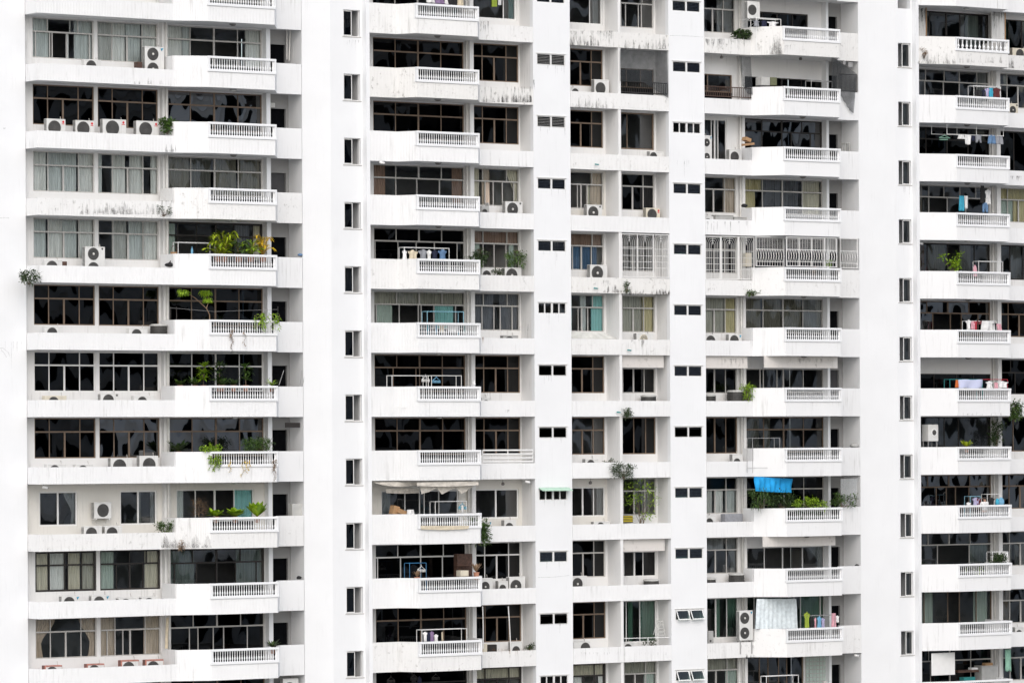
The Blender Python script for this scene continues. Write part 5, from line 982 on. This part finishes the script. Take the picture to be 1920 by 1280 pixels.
def camera_(c, k, x, y, Y, desc):
    p = at(x, y, Y); t = thing('security_camera', lab(desc, k, c), 'camera', p, 'security cameras'); MB().tube([(p.x-.02,Y,p.z),(p.x+.22,Y-.08,p.z-.06)], .06, 10).build('housing', M['metal_white'], t, True); MB().tube([(p.x+.221,Y-.081,p.z-.0602),(p.x+.24,Y-.087,p.z-.065)], .045, 10).build('lens', M['grille_dark'], t, True); MB().tube([(p.x+.05,Y+.02,p.z+.05),(p.x+.05,Y+.02,p.z+.16)], .02, 6).build('bracket', M['metal_grey'], t)
camera_('A',2,712,304,.98,'white security camera at the soffit corner'); camera_('E',3,1722,455,1.0,'white security camera at the soffit corner'); camera_('D',10,1602,1227,1.35,'white security camera by the smooth pier'); camera_('L',7,80,912,1.0,'dark-domed security camera at the soffit corner'); camera_('A',7,985,902,1.35,'security camera beside the lantern')
crate('D',0,1581,1586,115,122,1.22,.03,'metal_grey','vent_grille','smaller square vent beside the sagging net','vent',slats=3); crate('D',0,1591,1599,117,127,1.22,.03,'metal_grey','vent_grille','larger square vent beside the sagging net','vent',slats=3)
p = at(889,719,.05); bd = MB(); bd.lathe((p.x,.05,p.z-.10), [(.01,0),(.05,.02),(.075,.07),(.06,.12),(.035,.16),(.042,.20),(.03,.235),(.005,.25)], 10); bd.add([(p.x-.02,.02,p.z-.05),(p.x+.02,.02,p.z-.05),(p.x-.21,.07,p.z-.12),(p.x-.2,.03,p.z-.12)], [(0,1,2,3),(3,2,1,0)]); bd.tube([(p.x+.03,.05,p.z+.10),(p.x+.075,.04,p.z+.09)], .012, 5, .003); bd.tube([(p.x,.03,p.z-.09),(p.x,.03,row(5)+.036)], .008, 4); bd.tube([(p.x+.03,.07,p.z-.09),(p.x+.03,.07,row(5)+.036)], .008, 4)
bd.top('pigeon', M['cloth_white'], lab('white pigeon perched on the balustrade end',5,'A'), 'bird', None, True)
def person():
    f = row(7)-1.198; c = at(1846,947,.62).x; t = thing('person', 'person in a white T-shirt seen from behind, bending over laundry on a far-right balcony', 'person', (c, .62, f))
    J = {'pel':(0,.02,.88),'wa':(0,.03,1.02),'ch':(0,-.01,1.24),'nk':(0,-.04,1.40),'hd0':(0,-.0,1.47),'hd':(0,.02,1.56),'hd2':(0,.02,1.63)}
    V = [J['pel'],J['wa'],J['ch'],J['nk'],J['hd0'],J['hd'],J['hd2']]; Rr = [.15,.135,.155,.065,.06,.092,.06]; E = [(0,1),(1,2),(2,3),(3,4),(4,5),(5,6)]
    for s in (-1, 1):
        n = len(V); V += [(s*.19,0,1.33),(s*.235,.10,1.08),(s*.16,.33,1.02),(s*.14,.41,1.02)]; Rr += [.062,.048,.038,.03]; E += [(2,n),(n,n+1),(n+1,n+2),(n+2,n+3)]
        for q in range(4): V.append((s*(.105+.022*q),.485+.008*(q % 2),1.0)); Rr.append(.009); E.append((n+3, len(V)-1))
        V.append((s*.085,.42,1.03)); Rr.append(.011); E.append((n+3, len(V)-1))
        n = len(V); V += [(s*.095,.02,.80),(s*.10,0,.47),(s*.10,.03,.09),(s*.11,.13,.035)]; Rr += [.085,.058,.042,.035]; E += [(0,n),(n,n+1),(n+1,n+2),(n+2,n+3)]
    def skin(name, vs, es, rs, mat, parent):
        me = bpy.data.meshes.new(name); me.from_pydata([(c+x-WL[parent.name].x, .62+y-WL[parent.name].y, f+z-WL[parent.name].z) for x,y,z in vs], es, []); me.materials.append(M[mat]); o = reg(bpy.data.objects.new(name, me), WL[parent.name], parent)
        md = o.modifiers.new('skin', 'SKIN'); md.use_smooth_shade = True
        for i, r in enumerate(rs): me.skin_vertices[0].data[i].radius = (r*(1.15 if r > .12 else 1), r)
        me.skin_vertices[0].data[0].use_root = True; sb = o.modifiers.new('smooth', 'SUBSURF'); sb.levels = sb.render_levels = 2; return o
    # skin_vertices layer is made by the modifier; add it through bmesh so that radii can be set
    import bmesh
    def skin2(name, vs, es, rs, mat, parent):
        bm = bmesh.new(); ly = bm.verts.layers.skin.verify(); vv = []
        for i, (p, r) in enumerate(zip(vs, rs)):
            v = bm.verts.new((p[0], p[1], p[2])); v[ly].radius = (r, r*(.75 if r > .12 else 1)) ; v[ly].use_root = i == 0; vv.append(v)
        for a, b in es: bm.edges.new((vv[a], vv[b]))
        me = bpy.data.meshes.new(name); bm.to_mesh(me); bm.free(); me.materials.append(M[mat]); o = bpy.data.objects.new(name, me); reg(o, WL[parent.name], parent)
        md = o.modifiers.new('skin', 'SKIN'); md.use_smooth_shade = True; sb = o.modifiers.new('smooth', 'SUBSURF'); sb.levels = sb.render_levels = 2; return o
    body = skin2('body', V, E, Rr, 'skin', t)
    skin2('shirt', [(0,.03,.86),(0,.03,1.02),(0,-.01,1.24),(0,-.035,1.375),(-.19,0,1.335),(-.225,.06,1.17),(.19,0,1.335),(.225,.06,1.17)], [(0,1),(1,2),(2,3),(2,4),(4,5),(2,6),(6,7)], [.168,.158,.172,.085,.085,.072,.085,.072], 'cloth_white', t)
    skin2('hair', [(0,-.01,1.50),(0,.0,1.57),(0,.02,1.645)], [(0,1),(1,2)], [.085,.108,.085], 'hair', t)
    skin2('trousers', [(0,.02,.86),(-.095,.02,.78),(-.10,0,.46),(-.10,.03,.12),(.095,.02,.78),(.10,0,.46),(.10,.03,.12)], [(0,1),(1,2),(2,3),(0,4),(4,5),(5,6)], [.165,.10,.074,.062,.10,.074,.062], 'cloth_navy', t)
    hd = MB()                                             # face, turned to the window: nose, eyes, mouth, ears
    hd.tube([(c,.62+.105,f+1.565),(c,.62+.135,f+1.535)], .012, 6, .016)
    for s in (-1,1): hd.tube([(c+s*.035,.62+.098,f+1.575),(c+s*.035,.62+.106,f+1.575)], .011, 6); hd.tube([(c+s*.095,.62+.02,f+1.57),(c+s*.105,.62+.015,f+1.54)], .018, 6)
    hd.tube([(c-.025,.62+.10,f+1.505),(c+.025,.62+.10,f+1.505)], .007, 5); hd.build('face', M['skin'], t)
person()
# ---------------------------------------------------------------- run marks, rust and flaking on the old paint
def stainmat(name, col, cover):
    m, nt, b = new(name); b.inputs['Base Color'].default_value = (*col, 1); b.inputs['Roughness'].default_value = .9
    tr = nt.nodes.new('ShaderNodeBsdfTransparent'); mx = nt.nodes.new('ShaderNodeMixShader'); f = ramp(nt, noise(nt, 7, 6, coords(nt, (1.6,1.6,.7)), .7), .36, .74)
    g = nt.nodes.new('ShaderNodeNewGeometry'); nt.links.new(math_n(nt, 'MULTIPLY', math_n(nt, 'MULTIPLY', f, cover), math_n(nt, 'ADD', math_n(nt, 'MULTIPLY', g.outputs['Random Per Island'], .75), .2)), mx.inputs[0]); nt.links.new(tr.outputs[0], mx.inputs[1]); nt.links.new(b.outputs[0], mx.inputs[2]); nt.links.new(mx.outputs[0], nt.nodes['Material Output'].inputs[0])
stainmat('mould_black', (.05,.045,.04), .95); stainmat('mould_grey', (.25,.245,.235), .6); stainmat('rust_run', (.42,.20,.07), .75)
def stain(x0, x1, y0, y1, Y, n, mat='mould_black', up=False, w=.035, Y1=None):
    """streaks running down (or, up: mould climbing) within the box, a few millimetres proud of the paint"""
    mb = MB()
    for i in range(n):
        q = rnd.random(); x = x0+(x1-x0)*q; yy = Y if Y1 is None else Y+(Y1-Y)*q; l = (y1-y0)*(.25+.75*rnd.random()**1.6); a = at(x, y0 if not up else y1, yy-.006); b = at(x, y0+l if not up else y1-l, yy-.006); ww = w*rnd.uniform(.5,1.8); e = (b.z-a.z)
        d = Vector((1, 0, 0)) if Y1 is None else Vector((U(x1,y0,Y1)-U(x0,y0,Y), Y1-Y, 0)).normalized()
        mb.add([a-d*ww*.5, a+d*ww*.5, a+d*ww*.35+Vector((0,0,e*.6)), Vector((a.x,a.y,a.z+e)), a-d*ww*.4+Vector((0,0,e*.55))], [(0,1,2,3,4)])
    mb.build('stain', M[mat], B)
PF = 1.22
stain(903,996,166,192,PF,46,up=True,w=.09); stain(903,996,163,186,PF,16); stain(960,997,165,192,PF,26,up=True,w=.06); stain(901,916,40,68,PF,9,w=.05); stain(1000,1003,150,190,1.25,3,w=.03)
stain(1070,1125,60,86,PF,26,up=True,w=.09); stain(1070,1150,58,86,PF,22,'mould_grey',w=.10); stain(1170,1250,64,93,PF,40,'mould_grey',True,.12); stain(1075,1155,180,204,PF,30,'mould_grey',True,.10)
stain(1130,1165,533,548,PF,16,up=True,w=.10); stain(1166,1256,538,553,PF,34,up=True,w=.10); stain(1128,1145,525,545,PF,8,'mould_grey'); stain(1243,1256,540,552,PF,14,up=True,w=.08)
stain(1203,1209,637,662,PF,8,w=.045); stain(1184,1187,637,648,PF,3); stain(1206,1215,672,682,1.45,8,'mould_grey')
stain(1322,1400,73,100,PF,34,'mould_grey',w=.12); stain(1414,1466,55,102,PF,46,'mould_grey',True,.13,0.0); stain(1470,1482,85,98,0,10,'mould_grey')
stain(1320,1412,415,440,PF,14,'mould_grey',w=.05); stain(1322,1345,540,548,PF,7); stain(1400,1432,537,555,PF,14,up=True,w=.06); stain(1408,1412,637,665,PF,5,'mould_grey',w=.06)
stain(1353,1398,672,690,1.4,22,'mould_grey',w=.06); stain(1495,1560,672,684,.72,14,'mould_grey',w=.10)
stain(150,320,375,402,.65,54,'mould_grey',True,.14); stain(160,230,378,400,.65,26,up=True,w=.05); stain(250,320,140,158,.65,10,'mould_grey',True,.06); stain(310,342,268,285,.62,16,up=True,w=.05); stain(300,330,376,398,.62,8)
stain(303,392,1000,1026,.65,44,'mould_grey',True,.20,0.0); stain(95,110,390,402,.65,6,'mould_grey')
stain(904,906,632,662,PF,4,'rust_run',w=.05); stain(954,956,1218,1250,PF,4,'rust_run',w=.05); stain(1524,1530,500,540,-.01,5,'rust_run',w=.05); stain(905,1000,1215,1230,PF,26,'rust_run',w=.025); stain(1072,1250,1222,1234,PF,26,'mould_grey',w=.03)
stain(1396,1425,1224,1234,PF,20,up=True,w=.07); stain(1385,1420,1208,1220,PF,10,'mould_grey'); stain(1254,1257,1215,1240,1.25,6)
stain(1722,1790,95,120,.62,40,'mould_grey',True,.12,0.0); stain(1730,1742,92,112,.55,10,up=True,w=.07); stain(1800,1885,103,118,0,20,'mould_grey',True,.10); stain(1892,1901,104,128,1.0,10,up=True,w=.10); stain(1893,1915,330,340,1.0,14,w=.05)
stain(1780,1880,770,778,0,16,'mould_grey',True,.06); stain(912,920,735,752,PF,5); stain(948,956,768,776,PF,4); stain(905,1000,600,620,PF,14,'mould_grey',True,.08)
for pts in ([(0,653),(6,652),(11,657),(16,661),(18,668)], [(2,656),(8,662),(12,669)], [(0,409),(10,408),(17,409)], [(1256,67),(1290,68),(1319,70)], [(1007,1082),(1040,1081),(1068,1078)]):
    Yp = 1.692 if pts[0][0] < 50 else 1.243; MB().tube([at(x, y, Yp) for x, y in pts], .009, 4).build('crack', M['mould_grey'], B)
stain(6,10,240,246,1.69,4,w=.04); stain(0,45,640,700,1.69,5,'mould_grey',w=.03); stain(1040,1060,450,520,1.245,4,'mould_grey',w=.03); stain(1268,1300,300,345,1.245,5,'mould_grey',w=.03); stain(648,676,75,100,1.222,6,'mould_grey',w=.04); stain(1690,1708,350,390,.94,5,'mould_grey',w=.03)
for k in range(0, 10): stain(1012,1062,123+115.8*k,150+115.8*k,1.245,5,'mould_grey',w=.025)
for x, y in ((1115,308),(1113,540),(1176,656),(1156,772)): b = at(x, y, 1.2); MB().tube([(b.x,1.17,b.z),(b.x+.10,1.0,b.z-.03)], .035, 6).build('drain_spout', M['cloth_teal'], B)
for x0, x1, Y in ((1720,1736,1.6),(1860,1884,1.5)):      # grimy fluted side screens of the topmost far balcony
    a, b = U(x0,50,Y), U(x1,50,Y); mb = MB(); n = int((b-a)/.08)
    for i in range(n): mb.box(a+(b-a)*i/n, a+(b-a)*(i+.7)/n, Y, Y+.05, row(-1)-1.19, row(-1)+1.63)
    mb.box(a, b, Y+.051, Y+.09, row(-1)-1.19, row(-1)+1.63); o = mb.build('side_screen', M['parapet_mould'], B); MB().box(b+.002, b+.06, Y-.01, Y+.09, row(-1)-1.19, row(-1)+1.63).build('edge_strip', M['tan'], o)
    stain(x0+1, x1-1, 16, 70, Y-.002, 26, 'mould_black', False, .06)
# ---------------------------------------------------------------- towers across the street, met only as reflections in the glass
def tower(x, y, w, d, h, mat, desc, fl, vert):
    t = thing('opposite_tower', desc, 'building', (x, y, 0)); MB().box(x-w/2, x+w/2, y-d/2, y+d/2, .01, h).build('wall', M[mat], t); n = int(h/fl); Wn = MB(); S = MB()
    for i in range(2, n):
        z = i*fl
        for yy, s in ((y+d/2, 1),):
            for j in range(vert):
                a = x-w/2+w*(j+.12)/vert; b = x-w/2+w*(j+.88)/vert; Wn.box(a, b, yy-.2, yy+.05, z+.9, z+2.4)
            S.box(x-w/2-.3, x+w/2+.3, yy, yy+.9, z-.1, z+.7)
        for xx in (x-w/2,): Wn.box(xx-.05, xx+.2, y-d*.38, y+d*.38, z+.9, z+2.4)
    Wn.build('window_band', M['door_dark'], t); S.build('balcony_band', M['white_paint'], t)
tower(50, -128, 34, 22, 96, 'white_paint', 'white tower with banded balconies mirrored in the dark windows', 3.2, 6)
tower(85, -122, 25, 20, 100, 'brick_dark', 'dark brick tower mirrored in the second column of windows', 3.4, 4)
tower(124, -132, 44, 24, 104, 'white_paint', 'tallest white tower mirrored in the far windows', 3.1, 8)
# ================================================================ ground, light, camera
g = MB(); g.box(-900, 900, -900, 600, -.3, 0); o = g.build('ground', M['asphalt']); o['kind'] = 'structure'
SUN_EL, SUN_AZ = 40.0, -149.0                           # azimuth from +Y, clockwise seen from above
w = bpy.data.worlds.new('World'); bpy.context.scene.world = w; w.use_nodes = True; nt = w.node_tree
bg = nt.nodes['Background']; sky = nt.nodes.new('ShaderNodeTexSky'); sky.sky_type = 'NISHITA'; sky.sun_disc = False
sky.sun_elevation = R(SUN_EL); sky.sun_rotation = R(SUN_AZ); sky.air_density = 1.0; sky.dust_density = 2.5; sky.ozone_density = .6
hs = nt.nodes.new('ShaderNodeHueSaturation'); hs.inputs['Saturation'].default_value = .65
nt.links.new(sky.outputs[0], hs.inputs['Color']); nt.links.new(hs.outputs[0], bg.inputs['Color']); bg.inputs['Strength'].default_value = .15
sl = bpy.data.lights.new('sun', 'SUN'); sl.energy = 1.1; sl.angle = R(100); sl.color = (1, .99, .975)
so = bpy.data.objects.new('sun', sl); C.objects.link(so)
d = Vector((math.sin(R(SUN_AZ))*math.cos(R(SUN_EL)), math.cos(R(SUN_AZ))*math.cos(R(SUN_EL)), math.sin(R(SUN_EL))))
so.rotation_euler = d.to_track_quat('Z', 'Y').to_euler(); so.location = (-100, -100, 150)
cd = bpy.data.cameras.new('camera'); co = bpy.data.objects.new('camera', cd); C.objects.link(co)
cd.sensor_width = 36; cd.sensor_fit = 'HORIZONTAL'; cd.lens = 36*FPX/1920; cd.shift_y = YS/1920; cd.shift_x = -YS*math.sin(-ROLL)/1920; cd.clip_start = 1; cd.clip_end = 3000
co.location = (-ZC*math.sin(TH), -ZC*math.cos(TH), Z0+CV)
co.rotation_euler = (Matrix.Rotation(-TH, 4, 'Z') @ Matrix.Rotation(R(90), 4, 'X') @ Matrix.Rotation(ROLL, 4, 'Z')).to_euler()
sc = bpy.context.scene; sc.camera = co
sc.view_settings.view_transform = 'Standard'; sc.view_settings.look = 'None'; sc.view_settings.gamma = 1; sc.view_settings.exposure = 0.39
sc.render.engine = 'CYCLES'; sc.cycles.max_bounces = 8; sc.cycles.transparent_max_bounces = 16; sc.cycles.use_denoising = True; sc.cycles.caustics_reflective = False; sc.cycles.caustics_refractive = False
